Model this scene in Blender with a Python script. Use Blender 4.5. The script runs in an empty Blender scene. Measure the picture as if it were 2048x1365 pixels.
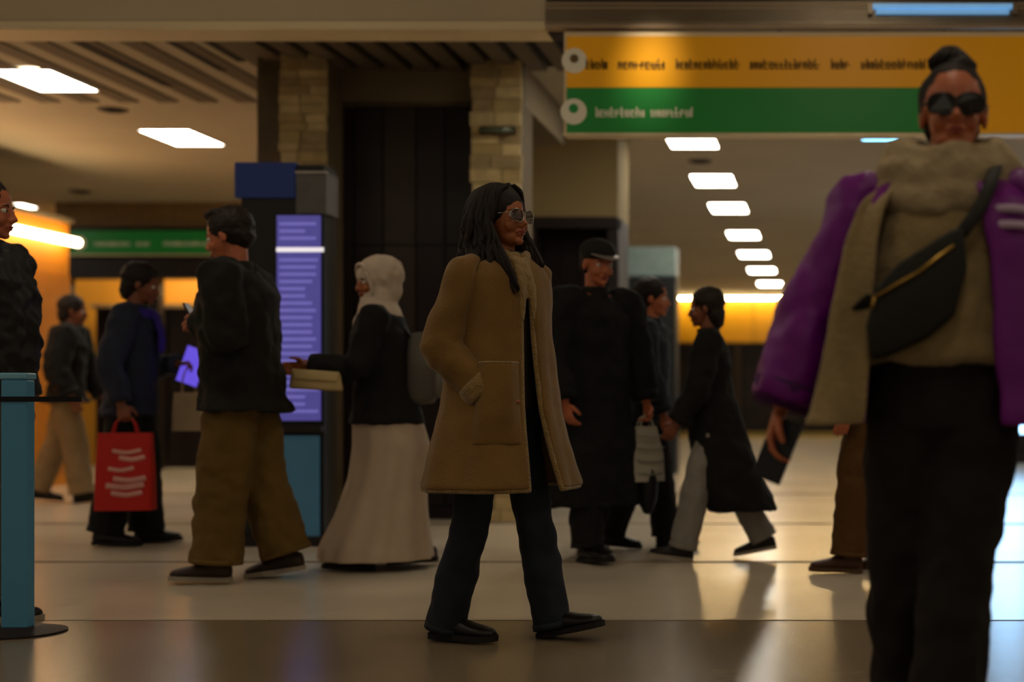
import bpy, bmesh, math, random
from mathutils import Vector, Matrix, noise
random.seed(7)
R = math.radians
V = Vector
scn = bpy.context.scene
C = scn.collection

# ------------------------------------------------------------------ camera, world, exposure
# pinhole read off the photo: 50 mm, horizon at y=800, depth lines meet at x=1645, eye 0.893 m above the floor
F, CX, HY, CH = 2844.4, 1645.0, 800.0, 0.893
cam_d = bpy.data.cameras.new('camera')
cam_d.lens = 50.0; cam_d.sensor_width = 36.0; cam_d.sensor_fit = 'HORIZONTAL'
cam_d.shift_x = -(CX - 1024.0) / 2048.0
cam_d.shift_y = (HY - 682.5) / 2048.0
cam_d.clip_start = 0.05; cam_d.clip_end = 200
cam_d.dof.use_dof = True; cam_d.dof.focus_distance = 5.2; cam_d.dof.aperture_fstop = 1.4
cam = bpy.data.objects.new('camera', cam_d); C.objects.link(cam)
cam.location = (0, 0, CH); cam.rotation_euler = (R(90), 0, 0)
scn.camera = cam

w = bpy.data.worlds.new('world'); scn.world = w; w.use_nodes = True
w.node_tree.nodes['Background'].inputs[0].default_value = (1.0, 0.84, 0.62, 1)
w.node_tree.nodes['Background'].inputs[1].default_value = 0.27

vs = scn.view_settings
vs.view_transform = 'Standard'; vs.look = 'None'; vs.gamma = 1.0; vs.use_curve_mapping = False
vs.exposure = 0.0
PANEL = 20.0         # radiance of the ceiling light panels

def WX(px, Y): return (px - CX) * Y / F
def WZ(py, Y): return CH + (HY - py) * Y / F
def ground_y(py): return F * CH / (py - HY)

# ------------------------------------------------------------------ materials
def lin(c):
    if isinstance(c, str):
        c = tuple(int(c[i:i + 2], 16) / 255 for i in (0, 2, 4))
        c = tuple(x / 12.92 if x <= .04045 else ((x + .055) / 1.055) ** 2.4 for x in c)
    return (c[0], c[1], c[2], 1)

_m = {}
def mat(name, col, rough=.7, metal=0., var=.12, scale=8., bump=0., bscale=60., emit=None, estr=0., spec=.28, trans=0., stretch=None, sheen=0., alpha=1.):
    if name in _m: return _m[name]
    m = bpy.data.materials.new(name); m.use_nodes = True
    nt = m.node_tree; b = nt.nodes['Principled BSDF']
    c = lin(col)
    tc = nt.nodes.new('ShaderNodeTexCoord'); mp = nt.nodes.new('ShaderNodeMapping')
    nt.links.new(tc.outputs['Object'], mp.inputs[0])
    if stretch: mp.inputs['Scale'].default_value = stretch
    n = nt.nodes.new('ShaderNodeTexNoise'); n.inputs['Scale'].default_value = scale; n.inputs['Detail'].default_value = 4
    nt.links.new(mp.outputs[0], n.inputs['Vector'])
    rp = nt.nodes.new('ShaderNodeValToRGB')
    e = rp.color_ramp.elements
    e[0].position = .3; e[1].position = .72
    e[0].color = tuple(max(0, x * (1 - var)) for x in c[:3]) + (1,)
    e[1].color = tuple(min(1, x * (1 + var)) for x in c[:3]) + (1,)
    nt.links.new(n.outputs['Fac'], rp.inputs[0]); nt.links.new(rp.outputs[0], b.inputs['Base Color'])
    b.inputs['Roughness'].default_value = rough; b.inputs['Metallic'].default_value = metal
    b.inputs['Specular IOR Level'].default_value = spec
    b.inputs['Transmission Weight'].default_value = trans
    b.inputs['Alpha'].default_value = alpha
    if sheen: b.inputs['Sheen Weight'].default_value = sheen
    if bump:
        n2 = nt.nodes.new('ShaderNodeTexNoise'); n2.inputs['Scale'].default_value = bscale; n2.inputs['Detail'].default_value = 5
        nt.links.new(mp.outputs[0], n2.inputs['Vector'])
        bp = nt.nodes.new('ShaderNodeBump'); bp.inputs['Strength'].default_value = bump; bp.inputs['Distance'].default_value = .02
        nt.links.new(n2.outputs['Fac'], bp.inputs['Height']); nt.links.new(bp.outputs[0], b.inputs['Normal'])
    if emit is not None:
        b.inputs['Emission Color'].default_value = lin(emit); b.inputs['Emission Strength'].default_value = estr
    _m[name] = m
    return m

# ------------------------------------------------------------------ object helpers
def tag(o, label=None, cat=None, group=None, kind=None):
    if label: o['label'] = label
    if cat: o['category'] = cat
    if group: o['group'] = group
    if kind: o['kind'] = kind
    return o
def thing(name, label, cat, loc=(0, 0, 0), rz=0, group=None):
    o = bpy.data.objects.new(name, None); C.objects.link(o); o.empty_display_size = .1
    o.location = loc; o.rotation_euler = (0, 0, rz)
    return tag(o, label, cat, group)

class MB:
    """collects closed shapes; build() links them as one mesh object"""
    def __init__(s): s.v = []; s.f = []
    def loft(s, rings, seg=16, caps=True, power=2.0):
        # ring = (centre, u, v, ru, rv)
        b = len(s.v); n = len(rings)
        for (c, u, v, ru, rv) in rings:
            for k in range(seg):
                a = 2 * math.pi * k / seg
                ca, sa = math.cos(a), math.sin(a)
                if power != 2.0:
                    ca = math.copysign(abs(ca) ** (2 / power), ca); sa = math.copysign(abs(sa) ** (2 / power), sa)
                s.v.append(V(c) + V(u) * (ru * ca) + V(v) * (rv * sa))
        for i in range(n - 1):
            for k in range(seg):
                k2 = (k + 1) % seg
                s.f.append((b + i * seg + k, b + i * seg + k2, b + (i + 1) * seg + k2, b + (i + 1) * seg + k))
        if caps:
            s.f.append(tuple(b + k for k in reversed(range(seg))))
            s.f.append(tuple(b + (n - 1) * seg + k for k in range(seg)))
        return s
    def limb(s, pts, rads, ref=(0, 1, 0), seg=12, rounded=(False, False), sub=1):
        pts = [V(p) for p in pts]; rads = [(r, r) if not isinstance(r, (tuple, list)) else r for r in rads]
        if sub > 1:      # Catmull-Rom in between
            P, Q = [], []
            for i in range(len(pts) - 1):
                p0 = pts[max(i - 1, 0)]; p1 = pts[i]; p2 = pts[i + 1]; p3 = pts[min(i + 2, len(pts) - 1)]
                for j in range(sub):
                    t = j / sub
                    P.append(.5 * ((2 * p1) + (p2 - p0) * t + (2 * p0 - 5 * p1 + 4 * p2 - p3) * t * t + (3 * p1 - p0 - 3 * p2 + p3) * t ** 3))
                    Q.append((rads[i][0] * (1 - t) + rads[i + 1][0] * t, rads[i][1] * (1 - t) + rads[i + 1][1] * t))
            P.append(pts[-1]); Q.append(rads[-1]); pts, rads = P, Q
        rings = []
        for i, p in enumerate(pts):
            t = (pts[min(i + 1, len(pts) - 1)] - pts[max(i - 1, 0)])
            if t.length < 1e-9: t = V((0, 0, 1))
            t.normalize()
            u = V(ref) - t * V(ref).dot(t)
            if u.length < 1e-3:
                u = V((1, 0, 0)) - t * t.x
                if u.length < 1e-3: u = V((0, 1, 0))
            u.normalize(); v = t.cross(u)
            rings.append((p, u, v, rads[i][0], rads[i][1], t))
        out = []
        if rounded[0]:
            p, u, v, a, b, t = rings[0]
            for q in (.97, .85, .6, .3):
                h = math.sqrt(1 - (1 - q) ** 2) if False else q
                out.append((p - t * (min(a, b) * q), u, v, a * math.sqrt(max(.02, 1 - q * q)), b * math.sqrt(max(.02, 1 - q * q))))
        out += [r[:5] for r in rings]
        if rounded[1]:
            p, u, v, a, b, t = rings[-1]
            for q in (.3, .6, .85, .97):
                out.append((p + t * (min(a, b) * q), u, v, a * math.sqrt(max(.02, 1 - q * q)), b * math.sqrt(max(.02, 1 - q * q))))
        return s.loft(out, seg)
    def ell(s, c, r, ax=None, seg=16, rings=10):
        ax = ax or (V((1, 0, 0)), V((0, 1, 0)), V((0, 0, 1)))
        R_ = []
        for i in range(rings + 1):
            t = math.pi * (i + .15) / (rings + .3)
            R_.append((V(c) - ax[2] * (r[2] * math.cos(t)), ax[0], ax[1], r[0] * math.sin(t), r[1] * math.sin(t)))
        return s.loft(R_, seg)
    def box(s, lo, hi):
        b = len(s.v)
        for z in (lo[2], hi[2]):
            s.v += [V((lo[0], lo[1], z)), V((hi[0], lo[1], z)), V((hi[0], hi[1], z)), V((lo[0], hi[1], z))]
        for q in ((3, 2, 1, 0), (4, 5, 6, 7), (0, 1, 5, 4), (1, 2, 6, 5), (2, 3, 7, 6), (3, 0, 4, 7)):
            s.f.append(tuple(b + k for k in q))
        return s
    def hexa(s, p):      # 8 points, bottom 4 then top 4
        b = len(s.v); s.v += [V(q) for q in p]
        for q in ((3, 2, 1, 0), (4, 5, 6, 7), (0, 1, 5, 4), (1, 2, 6, 5), (2, 3, 7, 6), (3, 0, 4, 7)):
            s.f.append(tuple(b + k for k in q))
        return s
    def grid(s, pts, closed_u=False):
        b = len(s.v); n = len(pts); m = len(pts[0])
        for row in pts: s.v += [V(p) for p in row]
        for i in range(n - 1):
            for k in range(m if closed_u else m - 1):
                k2 = (k + 1) % m
                s.f.append((b + i * m + k, b + i * m + k2, b + (i + 1) * m + k2, b + (i + 1) * m + k))
        return s
    def prism(s, pts, off):   # flat outline (list of points) pushed by a vector
        b = len(s.v); n = len(pts); off = V(off)
        s.v += [V(p) for p in pts] + [V(p) + off for p in pts]
        s.f.append(tuple(b + k for k in reversed(range(n)))); s.f.append(tuple(b + n + k for k in range(n)))
        for k in range(n):
            k2 = (k + 1) % n
            s.f.append((b + k, b + k2, b + n + k2, b + n + k))
        return s
    def build(s, name, m, parent=None, smooth=True, remesh=0, relax=0, disp=0, dscale=.12, dec=1.0, solid=0, bevel=0, subd=0, off=-1):
        me = bpy.data.meshes.new(name); me.from_pydata([tuple(p) for p in s.v], [], s.f); me.update()
        if any((remesh, relax, disp, solid, bevel, subd, dec < 1)):
            t = bpy.data.objects.new('tmp', me); C.objects.link(t)
            if solid: md = t.modifiers.new('s', 'SOLIDIFY'); md.thickness = solid; md.offset = off
            if bevel: md = t.modifiers.new('b', 'BEVEL'); md.width = bevel; md.segments = 2; md.limit_method = 'ANGLE'
            if subd: md = t.modifiers.new('u', 'SUBSURF'); md.levels = subd
            if remesh: md = t.modifiers.new('r', 'REMESH'); md.mode = 'VOXEL'; md.voxel_size = remesh
            if relax: md = t.modifiers.new('m', 'SMOOTH'); md.iterations = relax; md.factor = .5
            if disp:
                tx = bpy.data.textures.new('clouds', 'CLOUDS'); tx.noise_scale = dscale; tx.noise_depth = 1
                md = t.modifiers.new('d', 'DISPLACE'); md.texture = tx; md.strength = disp; md.mid_level = .5; md.texture_coords = 'LOCAL'
            if dec < 1: md = t.modifiers.new('c', 'DECIMATE'); md.ratio = dec
            dg = bpy.context.evaluated_depsgraph_get()
            me2 = bpy.data.meshes.new_from_object(t.evaluated_get(dg)); me2.name = name
            bpy.data.objects.remove(t); bpy.data.meshes.remove(me); me = me2
        if smooth:
            for p in me.polygons: p.use_smooth = True
        else:
            for p in me.polygons: p.use_smooth = False
        me.materials.clear(); me.materials.append(m)
        o = bpy.data.objects.new(name, me); C.objects.link(o)
        if parent: o.parent = parent
        return o

def box_obj(name, lo, hi, m, parent=None, bevel=0):
    return MB().box(lo, hi).build(name, m, parent, smooth=False, bevel=bevel)
def struct(o): return tag(o, kind='structure')

# ------------------------------------------------------------------ the setting
ZC = 3.393                       # low ceiling beyond the bulkhead
ZH = 4.0                         # hall ceiling on this side of it
YB = 8.6                         # bulkhead
floor_m = mat('polished_stone', 'c9bba6', .18, var=.10, scale=1.3, bump=.02, bscale=5, spec=.5)
band_m = mat('brown_stone', '796a54', .22, var=.12, scale=2.0, bump=.02, bscale=5, spec=.5)
ceil_m = mat('ceiling_paint', 'ab9f89', .85, var=.06, scale=1.0)
cream_m = mat('cream_fascia', 'c2b193', .6, var=.05, scale=1.5)
cream2_m = mat('cream_trim', 'dcc8a0', .5, var=.05, scale=2)
dark_m = mat('dark_bronze', '1d1411', .55, var=.2, scale=3)
black_m = mat('black_gap', '0b0907', .8, var=.1)
slat_m = mat('ceiling_slat', '5e5140', .7, var=.12, scale=3, stretch=(1, .2, 1))
beige_m = mat('beige_wall', '81714d', .8, var=.06, scale=1.2)
brown_m = mat('brown_fascia', '6f6047', .75, var=.08, scale=1.5)
seam_m = mat('stone_joint', '6d5b45', .6, var=.1)

# floor: dark stone strip on this side of 5.7 m, pale polished stone beyond
floor = struct(box_obj('floor', (-16, -3, -.12), (9, 38, 0), floor_m))
fb = struct(box_obj('trim_1', (-16, -2.9, 0), (9, 5.72, .004), band_m))
for i, y in enumerate((2.6, 4.15, 5.72, 7.8, 10.2, 13.4)):      # cross joints between the big slabs
    box_obj('joint', (-15.9, y, .0), (8.9, y + .012, .0055), seam_m, floor)

# ceilings
ceiling = struct(box_obj('ceiling', (-16, YB + .1, ZC), (9, 38, ZC + .1), ceil_m))
hall_c = struct(box_obj('ceiling_hall', (-16, -3, ZH), (9, YB + .1, ZH + .1), ceil_m))
# slatted bay in front of the dark lift block, and single dark slots left of it
box_obj('recess_backing', (-4.05, 8.85, ZC - .012), (-1.66, 10.62, ZC), black_m, ceiling)
x = -4.02
while x < -1.75:
    box_obj('slat', (x, 8.86, ZC - .05), (x + .125, 10.60, ZC - .013), slat_m, ceiling)
    x += .205
for (X, y0, y1, wd) in ((-5.22, 9.6, 11.25, .085), (-4.56, 9.6, 10.75, .06), (-4.30, 9.6, 10.45, .06)):
    box_obj('slot', (X, y0, ZC - .016), (X + wd, y1, ZC - .0), black_m, ceiling)
x = -7.2
while x < -4.2:                   # shallow pale slats in the left bay
    box_obj('slat', (x, 8.95, ZC - .012), (x + .16, 11.9, ZC - .0), slat_m, ceiling)
    x += .33
for i, (px, py) in enumerate(((1400, 322), (160, 383), (225, 219))):
    d = F * (ZC - CH) / (HY - py); X = WX(px, d)
    t = thing('ceiling_vent', ('round dark ceiling vent between the first two right-hand light panels', 'round dark ceiling vent above the far green sign',
              'round dark ceiling vent near the second left light panel')[i], 'vent', (X, d, ZC), group='round ceiling vents')
    MB().loft([((0, 0, -.0), (1, 0, 0), (0, 1, 0), .13, .13), ((0, 0, -.012), (1, 0, 0), (0, 1, 0), .12, .12)], 24).build('rim', mat('vent_rim', '3a3026', .5), t, smooth=False)
    for k in (.09, .055):
        MB().loft([((0, 0, -.012), (1, 0, 0), (0, 1, 0), k, k), ((0, 0, -.02), (1, 0, 0), (0, 1, 0), k - .012, k - .012)], 24).build('louvre_ring', black_m, t, smooth=False)

# bulkhead across the whole hall: plain cream on the left, ribbed metal on the right
XJ = WX(1092, YB)
bulk = struct(box_obj('wall_bulkhead', (-16, YB, WZ(41, YB)), (XJ, YB + .25, ZH), cream_m))
box_obj('shadow_groove', (-16, YB + .02, WZ(45, YB)), (XJ, YB + .25, WZ(41, YB)), black_m, bulk)
box_obj('lip', (-16, YB - .035, WZ(62, YB)), (XJ, YB + .25, WZ(45, YB)), cream2_m, bulk)
box_obj('highlight_line', (-16, YB - .045, WZ(61, YB)), (WX(330, YB), YB - .03, WZ(58, YB)), mat('highlight_pale', 'd8c6a4', .4), bulk)  # highlight along the lip, painted as a pale strip
rb = struct(box_obj('wall_grille', (XJ, YB + .06, WZ(62, YB)), (9, YB + .25, ZH), mat('grille_back', '2a2018', .6)))
rib_m = mat('ribbed_metal', '8c7d68', .35, metal=.6, var=.08)
rib_p = mat('ribbed_pale', 'b8a184', .4, metal=.2, var=.05)
for i in range(14):
    y0 = 4 + i * 4.0
    box_obj('rib', (XJ, YB - (.02 if i < 11 else .04), WZ(y0 + 2.6, YB)), (9, YB + .06, WZ(y0, YB)), rib_p if i in (1, 3, 12, 13) else rib_m, rb)
box_obj('rib', (XJ, YB - .02, WZ(-40, YB)), (9, YB + .06, WZ(-2, YB)), rib_m, rb)

def ceiling_panel(px, py, label, w_=.455, l_=.78, col=(1, .91, .76), st=PANEL, loc=None, z=ZC, group='ceiling light panels'):
    if loc is None:
        d = F * (ZC - CH) / (HY - py); loc = (WX(px, d), d)
    t = thing('ceiling_light', label, 'light', (loc[0], loc[1], z), group=group)
    lm = mat('lamp_%.2f_%.2f_%.2f_%.1f' % (*col, st), (.8, .8, .8), .5, var=0, emit=col, estr=st)
    fr = mat('lamp_frame', 'b7ab98', .5)
    a, b = w_ / 2, l_ / 2
    f = MB()
    for lo, hi in (((-a - .02, -b - .02), (-a, b + .02)), ((a, -b - .02), (a + .02, b + .02)), ((-a, -b - .02), (a, -b)), ((-a, b), (a, b + .02))):
        f.box((lo[0], lo[1], -.008), (hi[0], hi[1], 0))
    f.build('frame', fr, t, smooth=False)
    box_obj('diffuser', (-a, -b, -.006), (a, b, -.002), lm, t)
    return t
ordn = ('first', 'second', 'third', 'fourth', 'fifth', 'sixth', 'seventh')
for i, (px, py, l_) in enumerate(((1386, 286, .5), (1427, 361, .8), (1457, 416, .85), (1487, 470, .85), (1508, 509, .9), (1524, 541, .9), (1540, 568, .9))):
    ceiling_panel(px, py, '%s white ceiling light panel of the right-hand row, counted from the yellow sign' % ordn[i], l_=l_, w_=.455 if i < 4 else .5)
ceiling_panel(90, 157, 'white ceiling light panel at the top left, nearest the cream bulkhead', w_=.46, l_=.72, z=ZC - .014)
ceiling_panel(365, 275, 'white ceiling light panel in the left bay, second from the bulkhead', w_=.46)
ceiling_panel(572, 356, 'white ceiling light panel behind the pale stone column')
ceiling_panel(22, 412, 'bright ceiling light strip above the orange shop wall at left edge', w_=.5, l_=.35, col=(1, .91, .76))
for i, (X, Y) in enumerate(((3.2, 14), (3.2, 18.5), (3.2, 23), (-6.05, 19.5), (-10.5, 16.5), (-1.2, 11.4), (-1.2, 9.15), (-6.05, 9.15), (-3.0, 9.15), (3.2, 11.4), (3.2, 9.15))):  # those behind sign and bulkhead are unseen, added to brighten columns and walls
    ceiling_panel(0, 0, ('white ceiling light panel hidden behind the purple jacket, nearest', 'white ceiling light panel hidden behind the purple jacket, second',
        'white ceiling light panel hidden behind the purple jacket, farthest', 'white ceiling light panel over the far green sign',
        'white ceiling light panel beyond the orange wall', 'added light panel hidden behind the green band of the sign', 'unseen added light panel right behind the ribbed bulkhead',
        'unseen added light panel right behind the cream bulkhead at left', 'unseen added light panel right behind the cream bulkhead by the columns', 'unseen added light panel behind the right end of the yellow sign', 'unseen added light panel behind the bulkhead at far right')[i], loc=(X, Y))
# unseen panels added over the hall to light the walkers and front faces
hn = 0
for Y in (1.2, 3.6, 6.0):
    for X in (-7.0, -3.4, .2, 3.8):
        hn += 1
        ceiling_panel(0, 0, 'unseen added hall light panel above the walkers, %s row from the camera, %s from the left' % (ordn[[1.2, 3.6, 6.0].index(Y)], ordn[(hn - 1) % 4]), w_=.45, l_=.75, loc=(X, Y), z=ZH, st=PANEL * .62, col=(1, .85, .64), group='added hall light panels')
ceiling_panel(610, 61, 'small cyan ceiling light strip beside the slatted bay', w_=.17, l_=.16, col=(.20, .55, .85), st=.7, group='cyan strip lights')
ceiling_panel(1760, 276, 'bright cyan ceiling light strip just below the green sign band', w_=.33, l_=.16, col=(.20, .65, 1), st=7, group='cyan strip lights')

# dark lift block between the two pale columns
YK = 10.62
bx0, bx1 = WX(650, YK), WX(948, YK)
zt = WZ(213, YK)
kb = struct(box_obj('wall_lift_block', (bx0, YK + .04, 0), (bx1, YK + 1.6, zt), black_m))
pan_m = [mat('bronze_panel', '190e0d', .4, var=.15, scale=4), mat('bronze_panel_2', '1c1210', .4, var=.15, scale=4), mat('bronze_strip', '2c211a', .4, var=.12, scale=4)]
edges = [650, 708, 766, 832, 890, 948]
for i in range(5):
    for j, (za, zb) in enumerate(((.10, 1.05), (1.05, 2.05), (2.05, zt))):
        box_obj('panel', (WX(edges[i], YK) + .006, YK, za + .004), (WX(edges[i + 1], YK) - .006, YK + .05, zb - .004), pan_m[2] if i == 2 else pan_m[(i + j) % 2], kb)
box_obj('plinth', (bx0, YK - .01, 0), (bx1, YK + .05, .095), pan_m[0], kb)
fz = struct(box_obj('wall_fascia', (WX(650, YK), YK - .02, zt), (WX(1050, YK), YK + 1.6, ZC), brown_m))
box_obj('edge_strip', (WX(650, YK), YK - .03, zt), (WX(948, YK), YK - .015, zt + .03), mat('fascia_edge', '4d3f2c', .7), fz)

# two columns clad in stacked split stone
stone_ms = [mat('split_stone_%d' % i, c, .8, var=.15, scale=14, bump=.3, bscale=40) for i, c in enumerate(('b09a6c', 'a38c5e', '95805a', 'bca676'))]
def stone_column(name, x0, x1, y0, y1, side_dark):
    col = struct(box_obj(name, (x0 + .012, y0 + .012, 0), (x1 - .012, y1, ZC), mat('column_core', '5a4b33', .8)))
    z = 0; i = 0
    while z < ZC - .02:
        h = random.choice((.07, .085, .1, .06)); h = min(h, ZC - z)
        pr = random.uniform(0, .02)
        cut = x0 + (x1 - x0) * random.uniform(.35, .65)
        for (a, b) in ((x0, cut - .004), (cut + .004, x1)):
            pr = random.uniform(0, .016)
            box_obj('stone', (a - (pr if a == x0 else 0), y0 - pr, z + .004), (b + (pr if b == x1 else 0), y0 + .03, z + h), random.choice(stone_ms), col)
        z += h; i += 1
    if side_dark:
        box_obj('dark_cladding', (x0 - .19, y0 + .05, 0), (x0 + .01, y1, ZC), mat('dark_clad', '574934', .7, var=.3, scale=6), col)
    return col
stone_column('column_1', WX(562, 10.2), WX(650, 10.2), 10.2, 10.9, True)
stone_column('column_2', WX(945, 10.4), WX(1040, 10.4), 10.4, 10.9, False)
t = thing('wall_lamp', 'dark wall lamp fitting on the pale column above the tan coat woman', 'lamp', (WX(995, 10.37), 10.37, WZ(262, 10.37)))
box_obj('back_plate', (-.13, -.01, -.02), (.13, .01, .03), dark_m, t)
MB().limb([(-.12, -.04, 0), (.12, -.04, 0)], [.022, .022], (0, 0, 1), 12).build('tube', mat('dull_green_glass', '46503c', .2, spec=.7), t)

# beige shop block on the left of the corridor with a dark opening
YS = 13.0
zs = WZ(434, YS)
sb = struct(box_obj('wall_shop', (WX(1040, YS), YS, zs), (WX(1236, YS), YS + .7, ZC), beige_m))
box_obj('pier', (WX(1040, YS), YS, 0), (WX(1072, YS), YS + .7, zs), dark_m, sb)
box_obj('pier', (WX(1215, YS), YS + .02, 0), (WX(1236, YS), YS + .7, zs), dark_m, sb)
box_obj('back', (WX(1072, YS), YS + .6, 0), (WX(1215, YS), YS + .7, zs), dark_m, sb)
box_obj('dark_lintel', (WX(1072, YS), YS - .01, zs - .1), (WX(1236, YS), YS + .2, zs), dark_m, sb)
for px in (1108, 1143, 1179):
    box_obj('door_leaf', (WX(px - 33, YS), YS + .30, 0), (WX(px + 1, YS), YS + .34, zs - .1), pan_m[0], sb)
# teal lit display strip at the back of that block (seen between the capped man and the corridor)
td = thing('display_case', 'pale teal display case on the corridor side of the beige shop block', 'display', (WX(1285, 17.2), 17.2, 0))
box_obj('cabinet', (-.42, -.2, 0), (.42, .2, 2.36), mat('case_dark', '1b1e20', .5), td)
box_obj('header', (-.42, -.22, 2.38), (.42, .2, 2.72), mat('case_teal', '6d7d78', .4, emit=(.35, .5, .5), estr=.06), td)
for k in range(3):
    box_obj('shelf', (-.38, -.215, .5 + k * .6), (.38, -.2, .53 + k * .6), mat('shelf_grey', '3b4146', .4), td)

# corridor end: warm lit fascia under a tube, dark shopfronts below
YE = 34.0
er = struct(box_obj('wall_end', (-4.6, YE + .1, 0), (9, YE + .4, ZC), dark_m))
zf0, zf1 = WZ(683, YE), 3.36
yf_m = mat('yellow_fascia', 'c8921e', .35, var=.06, scale=.8)
xs = [-3.95, -1.65, .65, 2.95, 5.25]
for i in range(4):
    box_obj('fascia_panel', (xs[i] + .01, YE, zf0 + .01), (xs[i + 1] - .01, YE + .1, zf1 - .03), yf_m, er)
box_obj('fascia_trim', (-3.95, YE - .04, zf0 - .03), (5.25, YE + .1, zf0 + .01), mat('fascia_gold', 'b58a2e', .3, metal=.3), er)
for i, px in enumerate((1330, 1400, 1470, 1540, 1610, 1680)):
    box_obj('shop_pier', (WX(px, YE), YE - .03, 0), (WX(px, YE) + .12, YE + .1, zf0 - .03), mat('brown_pier', '33230f', .5), er)
t = thing('tube_light', 'long white tube light along the top of the yellow end fascia', 'light', (0, YE - .28, zf1 - .06))
MB().limb([(-3.9, 0, 0), (3.6, 0, 0)], [.016, .016], (0, 0, 1), 10).build('tube', mat('tube_warm', (.9, .9, .9), .4, emit=(1, .80, .40), estr=70), t)
box_obj('batten', (-3.9, -.03, .03), (3.6, .03, .06), cream2_m, t)
struct(box_obj('trim_2', (-4.6, YE - .06, 0), (9, YE + .1, .12), mat('end_skirting', '8d7a40', .3)))

# right-hand wall of the corridor, left outer wall
struct(box_obj('wall_right', (6.2, YB + .25, 0), (6.4, 34.4, ZC), mat('wall_grey', '6f6c66', .7, var=.05)))
struct(box_obj('wall_left', (-13.2, YB + .25, 0), (-13.0, 20, ZC), brown_m))
struct(box_obj('wall_corridor', (-4.6, 16.0, 0), (-4.4, 34.4, ZC), mat('corridor_wall', '5c4d34', .7, var=.05)))

# far left shops: dark fascia under a green band, warm lit interior
YL = 18.0
lw = struct(box_obj('wall_far_left', (-13.0, YL + 1.5, 0), (-4.6, YL + 1.7, ZC), mat('amber_wall', 'c88a24', .5, var=.08, scale=1.0)))
z0, z1 = WZ(556, YL), WZ(514, YL)
box_obj('dark_fascia', (-9.72, YL, z0), (-4.6, YL + .3, z1), dark_m, lw)
box_obj('upper_fascia', (-9.72, YL + .02, z1), (-4.6, YL + .3, ZC), mat('upper_brown', '7d633e', .7), lw)
for px in (112, 292, 470, 640):
    box_obj('shop_post', (WX(px, YL), YL, 0), (WX(px, YL) + .16, YL + .16, z0), dark_m, lw)
t = thing('shop_cabinet', 'tall dark shop cabinets with a pale top edge against the amber wall', 'cabinet', (-7.4, YL + .9, 0))
box_obj('cabinet_body', (-2.1, -.3, 0), (2.6, .3, WZ(612, YL + .9) - .05), dark_m, t)
box_obj('cabinet_top', (-2.15, -.36, WZ(612, YL + .9) - .05), (2.65, .34, WZ(612, YL + .9)), mat('pale_top', '9c8262', .4), t)
for k in range(5):
    box_obj('door_panel', (-2.05 + k * .93, -.325, .1), (-2.05 + k * .93 + .88, -.3, WZ(612, YL + .9) - .12), pan_m[k % 2], t)
# tubes that light the interior
for i, (xa, xb) in enumerate(((-9.3, -7.7), (-7.2, -5.2))):
    t = thing('tube_light', ('warm tube light inside the amber shop, left of the dark post', 'warm tube light inside the amber shop behind the khaki trousers man')[i], 'light', (xa, YL + .5, z0 + (.10 if i == 0 else .035)))
    MB().limb([(0, 0, 0), (xb - xa, 0, 0)], [.03, .03], (0, 0, 1), 10).build('tube', mat('tube_amber', (.9, .9, .9), .4, emit=(1, .76, .38), estr=75), t)
    box_obj('batten', (0, -.03, .03), (xb - xa, .03, .07), dark_m, t)

# orange side wall of the nearest left shop, running away from the camera, with its tube
YO = 15.0
XO = WX(138, YO)
ow = struct(box_obj('wall_orange', (XO - .2, 9.2, 0), (XO, YO, 2.75), mat('orange_wall', 'c07818', .55, var=.08, scale=1.2)))
for k in range(6):
    box_obj('wall_panel', (XO, 9.25 + k * .96, .15), (XO + .018, 9.25 + k * .96 + .94, 2.20), mat('orange_panel', 'b06a14', .5, var=.1), ow)
box_obj('cornice', (XO - .2, 9.2, 2.75), (XO + .05, YO, 2.80), brown_m, ow)
t = thing('tube_light', 'blazing white tube light along the orange side wall at the left edge', 'light', (XO + .12, 9.6, WZ(487, YO)))
MB().limb([(0, 0, 0), (0, YO - 9.65, 0)], [.045, .045], (0, 0, 1), 10).build('tube', mat('tube_orange', (.9, .9, .9), .4, emit=(1, .74, .40), estr=18), t)
for k in range(4):
    box_obj('bracket', (-.098, .4 + k * 1.5, -.01), (0, .43 + k * 1.5, .01), dark_m, t)

# ------------------------------------------------------------------ signs
def streaks(parent, name, m, words, z, h, y, rows=3):
    """unreadable lettering: every word is a run of thin broken strokes"""
    for (x0, x1) in words:
        b = MB(); x = x0
        while x < x1 - .004:
            cw = min(random.uniform(.022, .034) * h / .06, x1 - x)
            st = h * .16
            b.box((x, y - .003, z), (x + st * .8, y, z + h * random.choice((.72, .72, 1))))
            if random.random() < .7: b.box((x, y - .003, z + h * .60), (x + cw * .85, y, z + h * .60 + st * .7))
            if random.random() < .6: b.box((x, y - .003, z), (x + cw * .85, y, z + st * .7))
            if random.random() < .55: b.box((x + cw * .85 - st * .8, y - .003, z), (x + cw * .85, y, z + h * .72))
            x += cw * 1.12
        b.box((x0, y - .003, z + h * .34), (x1, y, z + h * .34 + h * .10))
        b.build(name, m, parent, smooth=False)
YG = YB - .06
sx0, sx1 = WX(1134, YG), WX(2180, YG)
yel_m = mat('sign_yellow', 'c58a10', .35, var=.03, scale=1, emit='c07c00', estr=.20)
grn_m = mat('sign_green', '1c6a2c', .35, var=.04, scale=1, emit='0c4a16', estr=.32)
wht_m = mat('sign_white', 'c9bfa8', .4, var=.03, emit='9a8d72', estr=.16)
blk_m = mat('sign_black', '1c1405', .6, var=.05)
sg = thing('hanging_sign', 'long yellow overhead sign with a green band across its lower half', 'sign', (0, YG, 0))
zt_, zm_, zb_ = WZ(73, YG), WZ(175, YG), WZ(266, YG)
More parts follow.
